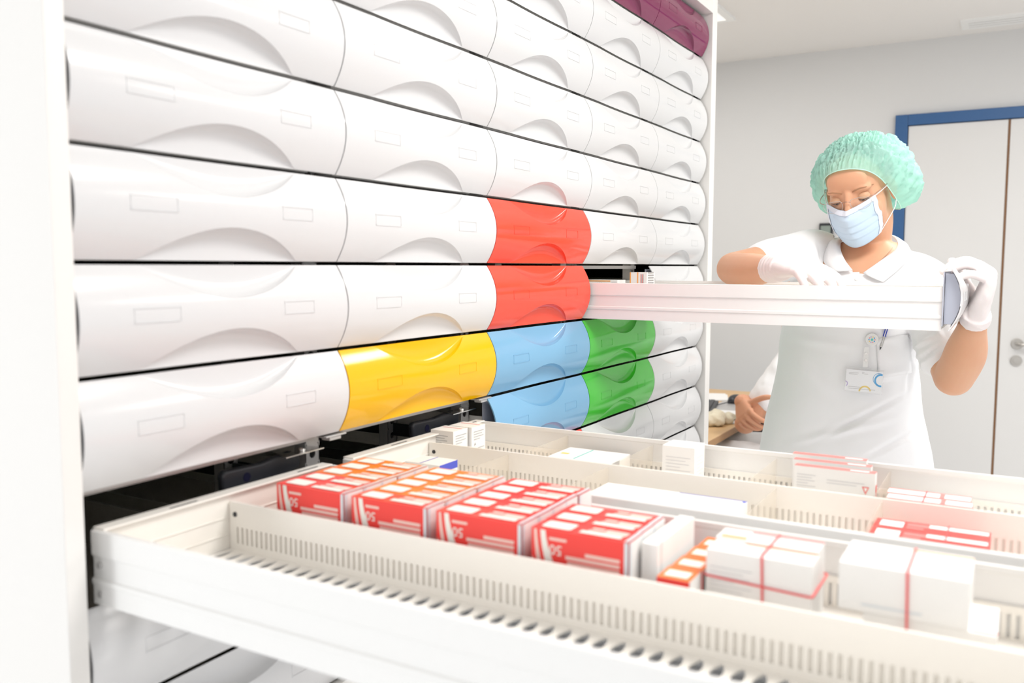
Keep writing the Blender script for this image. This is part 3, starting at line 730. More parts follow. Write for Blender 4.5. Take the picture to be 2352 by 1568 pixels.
mb.loft(torso_rings(TORSO[-7:], scale=0.93))
limb(mb, [SR, (SR+ER)/2+Vector((0, 0, .004)), ER], [.044, .044, .041]); limb(mb, [ER, ER.lerp(WR, .35)+Vector((0, 0, -.004)), WR.lerp(ER, .14)], [.0405, .0415, .029])
limb(mb, [SL, (SL+EL)/2, EL], [.044, .047, .043]); limb(mb, [EL, EL.lerp(WL, .38)+Vector((0, -.006, 0)), WL.lerp(EL, .14)], [.0430, .0440, .0290])
me = fuse(mb, 0.0034, 7)
co = get_co(me); Hi = np.array(HM.inverted()); loc = co @ Hi[:3, :3].T+Hi[:3, 3]
for s in (-1, 1):      # eye sockets
    g = np.exp(-(((loc[:, 0]-s*.033)/.0145)**2+((loc[:, 2]+.004)/.0095)**2))*(loc[:, 1] > .03)
    co -= np.outer(g*0.0095, np.array(F_))
set_co(me, co)
body = obj_from(me, 'body', ['skin']); wpart(body)
bvb = bvh_of(me)
def face_pt(l, u, off=0.0):
    h = bvb.ray_cast(hp(l, .25, u), -F_)
    return (h[0] if h[0] else hp(l, .07, u))+F_*off
# eyes, lids, lashes, brows
for s in (-1, 1):
    ec = Vector((s*.0325, .0655, -.004)); r = .0122
    mb = MB(); mb.ellipsoid(ec, (r, r, r), mx=HM); ey = wpart(mb.build('eye', 'eye', None, 60))
    mb = MB(); ic = ec+Vector((s*-.001, .75, -.66)).normalized()*(r*0.62); mb.ellipsoid(ic, (.0056, .0056, .0056), mx=HM); mb.build('iris', 'iris', None, 60).parent = ey
    def lid(e0, e1, rr, rim):
        m_ = MB(); rows = []
        for j in range(9):
            el = R_(e0+(e1-e0)*j/8); row = []
            for i in range(15):
                az = R_(-82+164*i/14); k = 1-0.35*abs(math.sin(az))**2
                row.append(HM @ (ec+Vector((math.sin(az)*math.cos(el*k)*rr*1.12, math.cos(az)*math.cos(el*k)*rr, math.sin(el*k)*rr))))
            rows.append(row)
        m_.loft(rows, cap=False, closed=False); o = wpart(m_.build('eyelid', 'skin' if rim else 'skin', None, 60))
        sd = o.modifiers.new('s', 'SOLIDIFY'); sd.thickness = .0011; sd.offset = -1
        return o, rows[-1]
    ul, edge = lid(75, -14, .0138, True); lid(-72, -36, .0134, False)
    m_ = MB(); m_.tube([p+F_*.0006 for p in edge[1:-1]], [.0003]+[.0009]*11+[.0003], n=8); m_.build('eyelashes', 'lash', ul)
    pts = [(.0135, .0150, .0018), (.022, .0185, .0024), (.034, .0215, .0022), (.046, .0210, .0016), (.055, .0165, .0007)]
    path = catmull([face_pt(s*a, b, .0002) for a, b, c in pts], 5); m_ = MB(); m_.tube(path, lerpl([c*.72 for a, b, c in pts], 5), n=10, flat=1.0)
    wpart(m_.build('eyebrow', 'brow', None, 60))
# hair under the cap
mb = MB(); mb.ellipsoid((0, -.022, .034), (.0795, .092, .078), mx=HM, nu=40, nv=24); wpart(mb.build('hair', 'hair', None, 60))
# --- surgical cap, gathered at a rim round the face
c0 = Vector((.001, -.034, .012)); RAD = Vector((.121, .122, .110))
half = [(0, .079, .073), (.030, .074, .068), (.054, .058, .052), (.070, .036, .022), (.0805, .012, -.026), (.080, -.020, -.070), (.054, -.060, -.084), (.022, -.080, -.080)]
loop = [Vector(p) for p in half]+[Vector((0, -.086, -.078))]+[Vector((-p[0], p[1], p[2])) for p in half[:0:-1]]
EL_ = catmull(loop, 16, True); NA = len(EL_)
dP = Vector((.10, -.62, .78)).normalized(); rows = []
NS = 46
for j in range(NS+1):
    s = j/NS; row = []
    for i, e in enumerate(EL_):
        d0 = (e-c0); r0 = d0.length; d0n = d0.normalized(); a = i/NA*2*math.pi
        ang = d0n.angle(dP); ax = d0n.cross(dP).normalized()
        d = Matrix.Rotation(ang*s, 3, ax) @ d0n
        rE = 1/math.sqrt((d.x/RAD.x)**2+(d.y/RAD.y)**2+(d.z/RAD.z)**2)
        if d.z < 0: rE *= 1+.22*min(1, -d.z*1.6)
        t = min(1, s/0.30); t = math.sin(t*math.pi/2)
        r = r0+.0025+(rE-r0)*t
        gath = math.exp(-s*6)*min(1, s*14)
        r += gath*.0042*math.sin(a*34+2*math.sin(a*5))+gath*.003*math.sin(a*61+1)
        q = d*9; cr = (1-math.exp(-s*7))
        n1 = 1-abs(noise.noise(q*1.3+Vector((3, 1, 7))))*2; n2 = 1-abs(noise.noise(q*3.1))*2
        r += cr*(.0095*(n1-.5)+.0055*(n2-.5)+.005*noise.noise(q*.6))
        row.append(HM @ (c0+d*r))
    rows.append(row)
mb = MB(); mb.loft(rows, cap=False); n0 = len(mb.v)-NA
mb.add([sum((p for p in rows[-1]), Vector())/NA], []); mb.f += [(n0+i, n0+(i+1) % NA, len(mb.v)-1) for i in range(NA)]; mb.m += [0]*NA
cap = wpart(mb.build('surgical_cap', 'cap', None, 180))
mb = MB(); mb.tube([HM @ (e*1.0+(e-c0).normalized()*.0022+Vector((0, .001, 0))) for e in EL_], .0012, n=8, closed=True); mb.build('cap_edge', 'capband', cap, 60)
# --- face mask with three pleats
A_ = lambda u: float(np.interp(u, [-.130, -.122, -.10, -.08, -.06, -.045, -.034, -.024, -.018], [.088, .093, .105, .1115, .1165, .1205, .1165, .1065, .1010]))
rows = []; NV = 40; NU = 40
for j in range(NV+1):
    v = j/NV; row = []
    for i in range(NU+1):
        s = -1+2*i/NU; wd = float(np.interp(v, [0, .15, .5, .8, 1], [.0605, .0630, .0655, .0610, .0520]))
        top = -.0215+.0150*abs(s)**1.4; bot = -.1235+.019*abs(s)**2.2; u = top+(bot-top)*v; l = s*wd-.0035
        fe = float(np.interp(u, [-.12, -.08, -.03, 0], [.050, .057, .059, .060])); a = A_(min(-.018, -.0215+(-.1235+.0215)*v))
        f = fe+(a-fe)*(1-abs(s)**1.65)
        hh = bvb.ray_cast(hp(l, .25, u), -F_); fh = (HM.inverted() @ hh[0]).y+.0035 if hh[0] is not None else f
        f = max(f, fh)
        pl = 0
        for c in (.40, .585, .76):
            if v > c: pl -= .0036*math.exp(-(v-c)/.10)*(1-.25*abs(s))
        f += pl+.0008*noise.noise(Vector((l*60, u*60, 3)))
        row.append(hp(l, f, u))
    rows.append(row)
mb = MB(); mb.loft(rows, cap=False, closed=False); msk = wpart(mb.build('face_mask', 'mask', None, 180))
sd = msk.modifiers.new('s', 'SOLIDIFY'); sd.thickness = .0012; sd.offset = 1
mb = MB(); mb.loft([[p+F_*.0022 for p in r] for r in (rows[0], rows[2], rows[4])], cap=False, closed=False); mb.build('nose_strip', 'maskw', msk, 180)
for k0, k1 in ((0, 2), (NU-2, NU)):
    mb = MB(); mb.loft([[r[i]+F_*.0022 for i in range(k0, k1+1)] for r in rows], cap=False, closed=False); mb.build('side_strip', 'maskw', msk, 180)
for s, i in ((-1, 1), (1, NU-1)):
    a, b = rows[1][i]+F_*.002, rows[-2][i]+F_*.002
    mid1 = hp(s*.0765, .030, .002); mid2 = hp(s*.0775, .020, -.062)
    mb = MB(); mb.tube(catmull([a, mid1, hp(s*.0835, .0, .012), hp(s*.086, -.016, -.012), hp(s*.0825, .006, -.045), mid2, b], 6), .0011, n=8); mb.build('ear_loop', 'strap', msk, 60)
# --- rimless glasses
gl = MB(); th = []
for s in (-1, 1):
    pts = [(.0095, .001), (.012, .009), (.022, .0115), (.040, .0115), (.055, .008), (.0585, .000), (.053, -.011), (.038, -.0175), (.022, -.0165), (.012, -.009)]
    rim = catmull([hp(s*a, .1005-.20*max(0, a-.02)**1.0*.6, b-.0085) for a, b in pts], 4, True); th.append((s, rim))
mb = MB(); mb.tube(catmull([hp(-.0105, .100, -.004), hp(-.004, .1045, -.0005), hp(.004, .1045, -.0005), hp(.0105, .100, -.004)], 5), .0008, n=8)
glass = wpart(mb.build('glasses', 'wire', None, 60))
for s, rim in th:
    m_ = MB(); m_.tube(rim, .00050, n=8, closed=True); m_.build('lens_rim', 'steel', glass, 60)
    m_ = MB(); m_.poly([p for p in rim]); m_.build('lens', 'lens', glass)
    m_ = MB(); m_.tube(catmull([hp(s*.055, .0965, .0005), hp(s*.066, .0890, .003), hp(s*.076, .060, .006), hp(s*.0805, .01, .008)], 5), .0009, n=8); m_.build('temple', 'wire', glass, 60)
# ear stud
# --- polo shirt
mb = MB(); mb.loft(torso_rings(TORSO))
d = (ER-SR)
limb(mb, [SR+Vector((.01, -.03, -.02)), SR+Vector((0, 0, .003)), SR+d*.30+Vector((0, 0, .004)), SR+d*.62], [.075, .066, .060, .058], round_ends=True)
d = (EL-SL)
limb(mb, [SL+Vector((.01, .045, .01)), SL, SL+d*.35+Vector((0, -.004, 0)), SL+d*.74], [.080, .069, .066, .068])
me = fuse(mb, 0.0055, 9)
co = get_co(me); no = get_no(me)
pxs = np.array([topx(c) for c in co])
def fold(x0, y0, x1, y1, wd, amp, X_lim=1.95):
    """a soft crease along a line on the cloth facing the drawer"""
    dx, dy = x1-x0, y1-y0; Ln = math.hypot(dx, dy)
    t = np.clip(((pxs[:, 0]-x0)*dx+(pxs[:, 1]-y0)*dy)/Ln**2, 0, 1)
    q = ((pxs[:, 0]-x0)*dy-(pxs[:, 1]-y0)*dx)/Ln
    e = np.hypot(pxs[:, 0]-(x0+t*dx), pxs[:, 1]-(y0+t*dy))
    g = np.where(e > wd*3, 0, (1-2*(q/wd)**2)*np.exp(-(q/wd)**2))*np.sin(np.pi*(0.08+0.84*t))*(co[:, 0] < X_lim)*np.exp(-np.clip(e-abs(q), 0, None)**2/wd**2)
    co[:] += no*(g*amp*1.5)[:, None]
for a in ((1880, 1010, 2090, 900, 9, -.0035), (1830, 1015, 2060, 960, 12, .003), (1990, 1050, 2110, 985, 10, -.003), (2085, 900, 2098, 800, 7, -.004), (1960, 880, 2090, 850, 16, .003),
          (1800, 800, 1900, 900, 22, .003), (1815, 770, 1960, 800, 16, .0025), (1990, 790, 2090, 760, 12, .003), (2095, 800, 2150, 770, 9, .005), (2105, 830, 2165, 790, 8, -.004), (2098, 790, 2110, 850, 8, -.005), (2120, 700, 2165, 780, 10, .003),
          (1835, 545, 1850, 600, 7, -.004), (1800, 560, 1822, 610, 6, .004), (1775, 570, 1790, 610, 6, -.004), (1870, 560, 1885, 640, 9, .0045), (1895, 580, 1885, 650, 7, -.005), (1905, 640, 1950, 650, 8, .003), (2085, 620, 2160, 650, 14, .003)):
    fold(*a)
for k in range(len(co)):
    v = Vector(co[k]); co[k] += no[k]*(.0024*noise.noise(v*11)+.0010*noise.noise(v*26+Vector((5, 2, 1))))
set_co(me, co)
# neckline opening
poly = [(1914, 538), (1920, 573), (1931, 602), (1953, 622), (1984, 628), (2030, 606), (2068, 578), (2068, 538)]
def inside(p):
    c = False; n = len(poly)
    for i in range(n):
        (x1, y1), (x2, y2) = poly[i], poly[i-1]
        if (y1 > p[1]) != (y2 > p[1]) and p[0] < (x2-x1)*(p[1]-y1)/(y2-y1)+x1: c = not c
    return c
bm = bmesh.new(); bm.from_mesh(me)
kill = [f for f in bm.faces if (inside(topx(f.calc_center_median())) and f.calc_center_median().x < 1.9)]
bmesh.ops.delete(bm, geom=kill, context='FACES'); bm.to_mesh(me); bm.free()
shirt = obj_from(me, 'polo_shirt', ['shirt']); wpart(shirt)
bvs = bvh_of(me)
def on_shirt(px, py, off=.002):
    d = (P(px, py, 1.8)-CAM).normalized(); h = bvs.ray_cast(CAM, d)
    if h[0] is None: return P(px, py, 1.73)
    nrm = h[1] if h[1].dot(d) < 0 else -h[1]
    return h[0]+nrm*off
inn = [(1958, 621, 1.726), (1940, 596, 1.742), (1930, 568, 1.775), (1940, 550, 1.84), (1985, 537, 1.93), (2030, 536, 1.94), (2058, 550, 1.89), (2058, 572, 1.815), (2022, 600, 1.755), (1983, 627, 1.724)]
out = [(1912, 626, 1.0), (1896, 598, 1.0), (1904, 562, 1.0), (1918, 552, 1.88), (1980, 556, 1.962), (2042, 556, 1.968), (2080, 566, 1.91), (2090, 590, 1.0), (2062, 622, 1.0), (2028, 650, 1.0)]
I_ = catmull([P(*p) for p in inn], 6); O_ = catmull([(on_shirt(p[0], p[1], .005) if p[2] == 1.0 else P(*p)) for p in out], 6)
def cm(a, b, t, h): q = a.lerp(b, t); return q+((q-P(1990, 600, 1.86)).normalized()*h)
mb = MB(); mb.loft([I_, [cm(a, b, .25, .006) for a, b in zip(I_, O_)], [cm(a, b, .6, .007) for a, b in zip(I_, O_)], O_], cap=False, closed=False)
cl = mb.build('collar', 'shirt', shirt, 180); sd = cl.modifiers.new('s', 'SOLIDIFY'); sd.thickness = .0022; sd.offset = 1
# placket edge, button, pocket
for y in (641, 690):
    p = on_shirt(1969 if y < 660 else 1960, y, .0015); mb = MB(); n = (CAM-p).normalized(); mb.cyl(p, p+n*.0018, .0055, n=20); bevel(mb.build('button', 'button', shirt, 50), .0006)
g = [[on_shirt(x+(y-770)*.05, y+(x-2015)*-.16, .0022) for x in np.linspace(2012, 2088, 12)] for y in np.linspace(778, 868, 12)]
mb = MB(); mb.loft(g, cap=False, closed=False); pk = mb.build('pocket', 'shirt', shirt, 180); sd = pk.modifiers.new('s', 'SOLIDIFY'); sd.thickness = .0018; sd.offset = 0
# fine necklace
pts = [P(2046, 560, 1.822), P(2041, 580, 1.800), P(2032, 596, 1.778)]
mb = MB(); path = []
for t in [k/14 for k in range(15)]:
    x = 2050-34*t; y = 568+36*t**.8
    d = (P(x, y, 1.8)-CAM).normalized(); h = bvb.ray_cast(CAM, d)
    if h[0] is not None: path.append(h[0]-d*.0008)
if len(path) > 3: mb.tube(path, .0006, n=6); wpart(mb.build('necklace', 'wire', None, 60))
# --- trousers and shoes (below the open drawers)
hipc = P(1938, 1180, 1.86); mb = MB()
mb.loft(torso_rings([(1300, 1938, 175, 1.865, .13, 0), (1180, 1938, 180, 1.862, .132, 0), (1090, 1938, 178, 1.86, .13, 0)], scale=.97))
for s in (-1, 1):
    hx = Vector((1.865, hipc.y+s*.088, hipc.z-.02)); limb(mb, [hx, Vector((1.86, hx.y+s*.01, .45)), Vector((1.875, hx.y+s*.02, .07))], [.098, .072, .058])
me = fuse(mb, .009, 6); tr = obj_from(me, 'trousers', ['trouser']); wpart(tr)
for s in (-1, 1):
    mb = MB(); y = hipc.y+s*.108; mb.ellipsoid((1.83, y, .035), (.125, .045, .045)); mb.box(1.72, 1.94, y-.036, y+.036, 0.0, .02)
    me = fuse(mb, .006, 5); wpart(obj_from(me, 'shoe', ['button']))
# --- gloved hands
def hand(W, Fd, Nd, side, curls, thumb, spread=1.0, sc_=1.0, splay=(.10, .03, -.04, -.11)):
    """W wrist, Fd direction of the fingers, Nd back of the hand; side = +1 if the index lies towards Fd x Nd"""
    Fd = Fd.normalized(); Nd = (Nd-Fd*Nd.dot(Fd)).normalized(); S = Fd.cross(Nd)*side
    mb = MB(); G = lambda f, s, n: W+(Fd*f+S*s+Nd*n)*sc_
    # palm: flattened loft from wrist to knuckles
    prof = [(-.018, .026, .021, 0), (.0, .027, .020, 0), (.022, .034, .019, .0015), (.05, .040, .0165, .003), (.075, .0415, .0140, .004), (.090, .039, .0105, .003)]
    rings = []
    for f, a, b, n0 in prof:
        rings.append([G(f, a*math.copysign(abs(math.cos(t))**.8, math.cos(t)), n0+b*math.copysign(abs(math.sin(t))**.8, math.sin(t))) for t in [2*math.pi*k/28 for k in range(28)]])
    mb.loft(rings)
    base = [(.084, .0295), (.090, .0102), (.087, -.0098), (.079, -.0285)]; lens = [(.042, .024, .021), (.046, .028, .022), (.043, .026, .021), (.033, .020, .019)]; rad = [.0098, .0100, .0096, .0086]
    for k in range(4):
        p = G(base[k][0]-.014, base[k][1]*spread, .0025); q = G(base[k][0], base[k][1]*spread, .0035); pts = [p, q]; ang = 0
        for Ls, a in zip(lens[k], curls[k]):
            ang += R_(a); dirv = (Fd*math.cos(ang)-Nd*math.sin(ang)+S*splay[k]*spread*math.cos(ang)).normalized()
            q = q+dirv*Ls*sc_; pts.append(q)
        r = rad[k]*sc_; mb.tube(catmull(pts, 5), lerpl([r*1.05, r*1.12, r*1.0, r*.93, r*.80], 5), n=16)
    # thumb from the side of the palm
    pts = [G(.012, .018, -.006), G(.030, .036, -.008)]; q = pts[-1]
    for (a, b, c), Ls in zip(thumb, (.036, .030, .024)): q = q+(Fd*a+S*b-Nd*c).normalized()*Ls*sc_; pts.append(q)
    mb.tube(catmull(pts, 5), lerpl([.015*sc_, .0145*sc_, .0118*sc_, .0112*sc_, .0090*sc_], 5), n=16)
    return mb
def glove(mb, name, W, back, rc, parent_fn, cuff=.040):
    # cuff sleeve with a rolled edge reaching up the wrist
    e = W+back*cuff
    mb.tube([W+back*(-.012), W+back*.012, e], [.0285, rc*1.0, rc*1.06], n=28, round_ends=False)
    me = fuse(mb, .0024, 4); co = get_co(me); no = get_no(me)
    for k in range(len(co)):
        v = Vector(co[k]); co[k] += no[k]*(.0007*noise.noise(v*70)+.0006*math.sin((v-W).dot(back)*520)*max(0, min(1, ((v-W).dot(back)+.03)/.05)))
    set_co(me, co); o = obj_from(me, name, ['glove']); parent_fn(o)
    u = Vector((0, 0, 1)); u = (u-back*u.dot(back)).normalized(); v = back.cross(u)
    m_ = MB(); m_.tube([e+(u*math.cos(t)+v*math.sin(t))*rc*1.07 for t in [2*math.pi*k/32 for k in range(32)]], .0017, n=8, closed=True); c = m_.build('rolled_cuff', 'glove', None, 60); c.parent = o; c.matrix_parent_inverse = o.matrix_parent_inverse.copy()
    return o
backR = (ER.lerp(WR, .45)-WR).normalized()
hb = hand(WR, Vector((-.55, -.80, -.06)), Vector((-.16, -.02, .98)), -1, [(20, 30, 18), (26, 34, 18), (32, 36, 20), (40, 36, 20)], [(.75, .35, .55), (.9, -.05, .45), (.9, -.2, .4)], 1.0, 1.02)
glove(hb, 'glove', WR, backR, .0315, wpart)
backL = (EL.lerp(WL, .55)-WL).normalized()
hb = hand(WL, Vector((-.12, -.22, .97)), Vector((.10, -1, -.10)), 1, [(74, 42, 25), (72, 44, 26), (72, 46, 28), (78, 36, 22)], [(.6, .5, .6), (.75, .1, .65), (.7, .0, .7)], 1.0, 1.05)
glove(hb, 'glove', WL, backL, .0310, wpart, .012)
# --- badge and pen on the shirt
ctr = on_shirt(2003, 780, .004); nb = (CAM-ctr); nb.z *= .3; nb.normalize(); sd_ = Vector((0, 0, 1)).cross(nb).normalized(); ub = nb.cross(sd_)
bd = tag(empty('id_badge', ctr), 'clear name badge hanging from a round white reel on the standing person\'s chest', 'badge')
def bpt(px, py, off=0.006):
    d = (P(px, py, 1.7)-CAM); t = ((ctr+nb*off)-CAM).dot(nb)/d.dot(nb); return CAM+d*t-ctr
mb = MB(); mb.cyl((0, 0, 0), nb*.006, .0152, n=36); rl = bevel(mb.build('reel', 'button', bd, 40), .0012)
mb = MB()
for k in range(10):
    a = 2*math.pi*k/10; c = nb*.0064+(sd_*math.cos(a)+ub*math.sin(a))*.0068
    mb.add([c+(sd_*math.cos(t)+ub*math.sin(t))*.0016 for t in [2*math.pi*q/10 for q in range(10)]], [tuple(range(10))], k % 4)
mb.add([nb*.0064+(sd_*math.cos(t)+ub*math.sin(t))*.0032 for t in [2*math.pi*q/16 for q in range(16)]], [tuple(range(16))], 4)
mb.build('reel_print', ['rose', 'cyan', 'gold', 'violet', 'cteal'], rl)
mb = MB(); a, b, c, d_ = bpt(1985, 797), bpt(1996, 797), bpt(1993, 843), bpt(1982, 843)
mb.add([a, b, c, d_]+[p+nb*.0014 for p in (a, b, c, d_)], [(0, 1, 2, 3), (7, 6, 5, 4), (0, 4, 5, 1), (1, 5, 6, 2), (2, 6, 7, 3), (3, 7, 4, 0)]); stp = mb.build('strap', 'button', bd)
for py in (812, 827):
    p = bpt(1989.5-(py-812)*.05, py, .0078); m_ = MB(); m_.cyl(p, p+nb*.0012, .0030, n=16); m_.build('stud', 'chrome', stp, 40)
def quad3(pts, th, name, m, parent):
    mb = MB(); n = len(pts); mb.add(pts+[p+nb*th for p in pts], [tuple(range(n)), tuple(range(2*n-1, n-1, -1))]+[(i, n+i, n+(i+1) % n, (i+1) % n) for i in range(n)]); return mb.build(name, m, parent)
hol = quad3([bpt(1943, 842), bpt(2031, 850), bpt(2026, 907), bpt(1938, 897)], .0016, 'holder', 'clear2', bd)
crd = quad3([bpt(1944.5, 847, .0062), bpt(2028.5, 855, .0062), bpt(2024.5, 904.5, .0062), bpt(1940.5, 895.5, .0062)], .0009, 'card', 'card', bd)
def arc(cx, cy, r, w_, a0, a1, m, name):
    mb = MB(); n = 22; fs = []; vs = []
    for k in range(n+1):
        t = R_(a0+(a1-a0)*k/n); vs += [bpt(cx+r*math.cos(t), cy-r*math.sin(t), .0073), bpt(cx+(r-w_)*math.cos(t), cy-(r-w_)*math.sin(t), .0073)]
    for k in range(n): fs.append((2*k, 2*k+1, 2*k+3, 2*k+2))
    mb.add(vs, fs); mb.build(name, m, crd)
arc(2023, 874, 15, 4, 70, 275, 'cyan', 'ring_mark'); arc(2019, 871, 14, 1, 60, 260, 'cyan', 'ring_mark'); arc(1986, 900, 14.5, 3.5, 8, 172, 'gold', 'ring_mark'); arc(1941, 880, 6.5, 2, -65, 80, 'violet', 'ring_mark')
mb = MB()
for x0, x1, y in ((1950, 1972, 854), (1950, 1970, 857), (1985, 1994, 858), (1980, 1986, 855), (2016, 2024, 858), (1948, 1976, 886), (1948, 2010, 890)):
    k = (x1-x0)*.09; mb.poly([bpt(x0, y, .0073), bpt(x1, y+k, .0073), bpt(x1, y+k+1.1, .0073), bpt(x0, y+1.1, .0073)])
mb.build('print_lines', 'lprint', crd)
vs, fs = text_mesh('w', .006); mb = MB(); o_ = bpt(1982, 856.5, .0074); mb.add([o_+sd_*v[0]+ub*v[1] for v in vs], fs); mb.build('logo_mark', 'lprint', crd)
pa, pb = on_shirt(2033, 757, .006), on_shirt(2020.5, 800, .006); dv = (pb-pa)
pn = tag(empty('ballpoint_pen', pa), 'blue and clear ballpoint pen clipped in the standing person\'s chest pocket', 'pen')
mb = MB(); mb.tube([dv*-.5, dv*.30], .0036, n=16); mb.build('barrel', 'penblue', pn, 60)
mb = MB(); mb.tube([dv*.30, dv*.86], .0033, n=16); mb.build('grip', 'steel', pn, 60)
mb = MB(); mb.tube([dv*.86, dv*.93, dv*1.06], [.003, .002, .0007], n=12, round_ends=False); mb.build('tip', 'black', pn, 60)
nn = (CAM-pa).normalized(); mb = MB(); mb.tube([dv*-.2+nn*.005, dv*.75+nn*.0052], .0012, n=8); mb.build('clip', 'chrome', pn, 60)
# ------------------------------------------------------------------ desk corner and the seated colleague
dk = tag(empty('desk', (3.0, 0.04, 0)), 'beech topped office desk with a dark front edge shadow, beside the end of the cabinet', 'desk')
dk['label'] = 'beech topped office desk beside the far end of the cabinet'
mb = MB(); mb.box(-0.72, 0.68, 0.0, 0.80, 0.715, 0.738); bevel(mb.build('desk_top', 'wood', dk), 0.002)
mb = MB(); mb.box(-0.722, 0.682, -0.0025, 0.0, 0.714, 0.738); mb.build('edge_strip', 'woodedge', dk)
for x in (-0.68, 0.62):
    mb = MB(); mb.box(x, x+0.04, 0.06, 0.74, 0, 0.715); bevel(mb.build('leg', 'black', dk), 0.004)
mb = MB(); mb.box(-0.64, 0.62, 0.36, 0.38, 0.15, 0.715); mb.build('modesty_panel', 'black', dk)
tz = 0.738
t = tag(empty('keyboard', (3.08, 0.30, tz)), 'black computer keyboard on the desk beside the cabinet end', 'keyboard'); t.rotation_euler = (0, 0, R_(12))
mb = MB(); mb.box(-0.21, 0.13, -0.07, 0.07, 0.001, 0.016); bevel(mb.build('case', 'black', t), 0.003)
for r in range(5):
    for c in range(15):
        mb = MB(); x = -0.2+c*0.0215; y = -0.055+r*0.0215; mb.box(x, x+0.018, y, y+0.018, 0.016, 0.021); o = mb.build('key', 'keys', t)
t = tag(empty('computer_mouse', (3.30, 0.205, tz)), 'black computer mouse lying on the desk behind the seated person\'s hand', 'mouse')
mb = MB(); mb.ellipsoid((0, 0, 0.012), (0.055, 0.032, 0.024)); mb.box(-0.045, 0.045, -0.024, 0.024, 0.0, 0.012); me = fuse(mb, .003, 5); mo = obj_from(me, 'shell', ['black'], t)
mb = MB(); mb.tube(catmull([(-0.05, 0.0, .012), (-0.11, 0.03, .006), (-0.17, 0.05, .006), (-0.24, 0.10, .006)], 5), 0.002, n=8); mb.build('cable', 'black', t, 60)
t = tag(empty('tablet', (3.17, 0.195, tz)), 'flat light grey pad lying on the desk under the mouse', 'mouse pad'); mb = MB(); mb.box(-0.13, 0.22, -0.06, 0.07, 0.0, 0.0012); t2 = bevel(mb.build('pad', 'steel', t), 0.0004)
t.name = 'mouse_pad'
D.objects['computer_mouse'].location.z += 0.0014
def sheet(loc, w_, h_, rz, n, label):
    t = tag(empty('paper_stack' if n > 1 else 'paper_sheet', loc), label, 'paper'); t.rotation_euler = (0, 0, R_(rz))
    for k in range(n):
        mb = MB(); a = random.uniform(-.05, .05); mx = Matrix.Rotation(a, 4, 'Z') @ Matrix.Translation((random.uniform(-.01, .01), random.uniform(-.008, .008), 0.0006+k*0.0016))
        mb.box(-w_/2, w_/2, -h_/2, h_/2, 0, 0.001, 0, mx); mb.build('sheet', 'paper', t)
sheet((2.90, 0.150, tz), 0.30, 0.15, 14, 2, 'white printed sheets lying by the front edge of the desk')
sheet((3.40, 0.36, tz), 0.21, 0.17, 20, 3, 'pile of white papers at the back of the desk')
# crumpled glove
mb = MB(); mb.ellipsoid((0, 0, 0.022), (0.075, 0.05, 0.030)); mb.ellipsoid((0.06, -0.03, 0.016), (0.06, 0.03, 0.020)); mb.tube([(0.05, 0.0, .02), (0.12, -0.05, .014), (0.15, -0.055, .012)], [.018, .014, .009]); mb.tube([(-0.04, 0.02, .02), (-0.1, 0.05, .014)], [.02, .012])
me = fuse(mb, .005, 3); co = get_co(me); no = get_no(me)
for k in range(len(co)): co[k] += no[k]*(.012*noise.noise(Vector(co[k])*28)+.006*noise.noise(Vector(co[k])*60))
co[:, 2] = np.maximum(co[:, 2], 0.0); set_co(me, co)
o = obj_from(me, 'crumpled_glove', ['gum']); o.location = (2.72, 0.125, tz); tag(o, 'crumpled cream latex glove lying at the front of the desk', 'glove')
# seated colleague
seat = tag(empty('person', (2.74, -0.28, 0)), 'seated person in white work clothes with hands clasped, mostly hidden behind the standing person', 'person')
def spart(o): o.parent = seat; o.matrix_parent_inverse = Matrix.Translation(-seat.location); return o
hc = P(1848, 690, 2.76); neck = hc+Vector((.0, -.045, -.13)); sh = Vector((2.76, -.295, 1.01))
AS, AE, AW = P(1838, 800, 2.70), P(1712, 972, 2.565), P(1766, 922, 2.86)
AM = AS.lerp(AE, .5)+Vector((-.01, 0, 0))
mb = MB()
mb.ellipsoid(hc+Vector((0, -.015, .02)), (.076, .095, .092)); mb.ellipsoid(hc+Vector((0, .025, -.045)), (.062, .062, .078)); mb.ellipsoid(hc+Vector((0, .09, -.03)), (.012, .018, .016)); mb.ellipsoid(hc+Vector((0, .05, -.1)), (.032, .03, .025))
limb(mb, [sh, neck, hc], [.062, .055, .055]); mb.ellipsoid((2.77, -.32, .80), (.12, .10, .22))
limb(mb, [AS, AM, AE], [.044, .042, .0385]); limb(mb, [AE, AE.lerp(AW, .4), AW], [.0385, .038, .028])
RS, RE_, RW = Vector((2.93, -.27, .985)), Vector((2.96, -.09, .80)), P(1704, 922, 2.560)
limb(mb, [RS, RE_, RW], [.042, .038, .027])
hb = hand(RW, Vector((-.64, -.36, -.66)), Vector((-.42, .70, .58)), -1, [(62, 24, 14), (64, 26, 14), (66, 28, 16), (66, 30, 18)], [(.15, .9, .10), (.20, .85, .25), (.25, .7, .5)], 1.30, .92)
mb.v += hb.v; off = len(mb.v)-len(hb.v); mb.f += [tuple(i+off for i in f) for f in hb.f]; mb.m += hb.m
hw = AW; hb = hand(hw, (AW-AE), Vector((-.3, .2, .9)), 1, [(30, 30, 20)]*4, [(.7, .4, .3), (.9, .1, .3), (.9, 0, .3)], 1.0, .9)
off = len(mb.v); mb.v += hb.v; mb.f += [tuple(i+off for i in f) for f in hb.f]; mb.m += hb.m
me = fuse(mb, .0023, 3); spart(obj_from(me, 'body', ['skin2']))
mb = MB(); mb.ellipsoid(hc+Vector((0, -.03, .035)), (.082, .095, .088)); spart(mb.build('hair', 'hair', None, 60))
mb = MB()
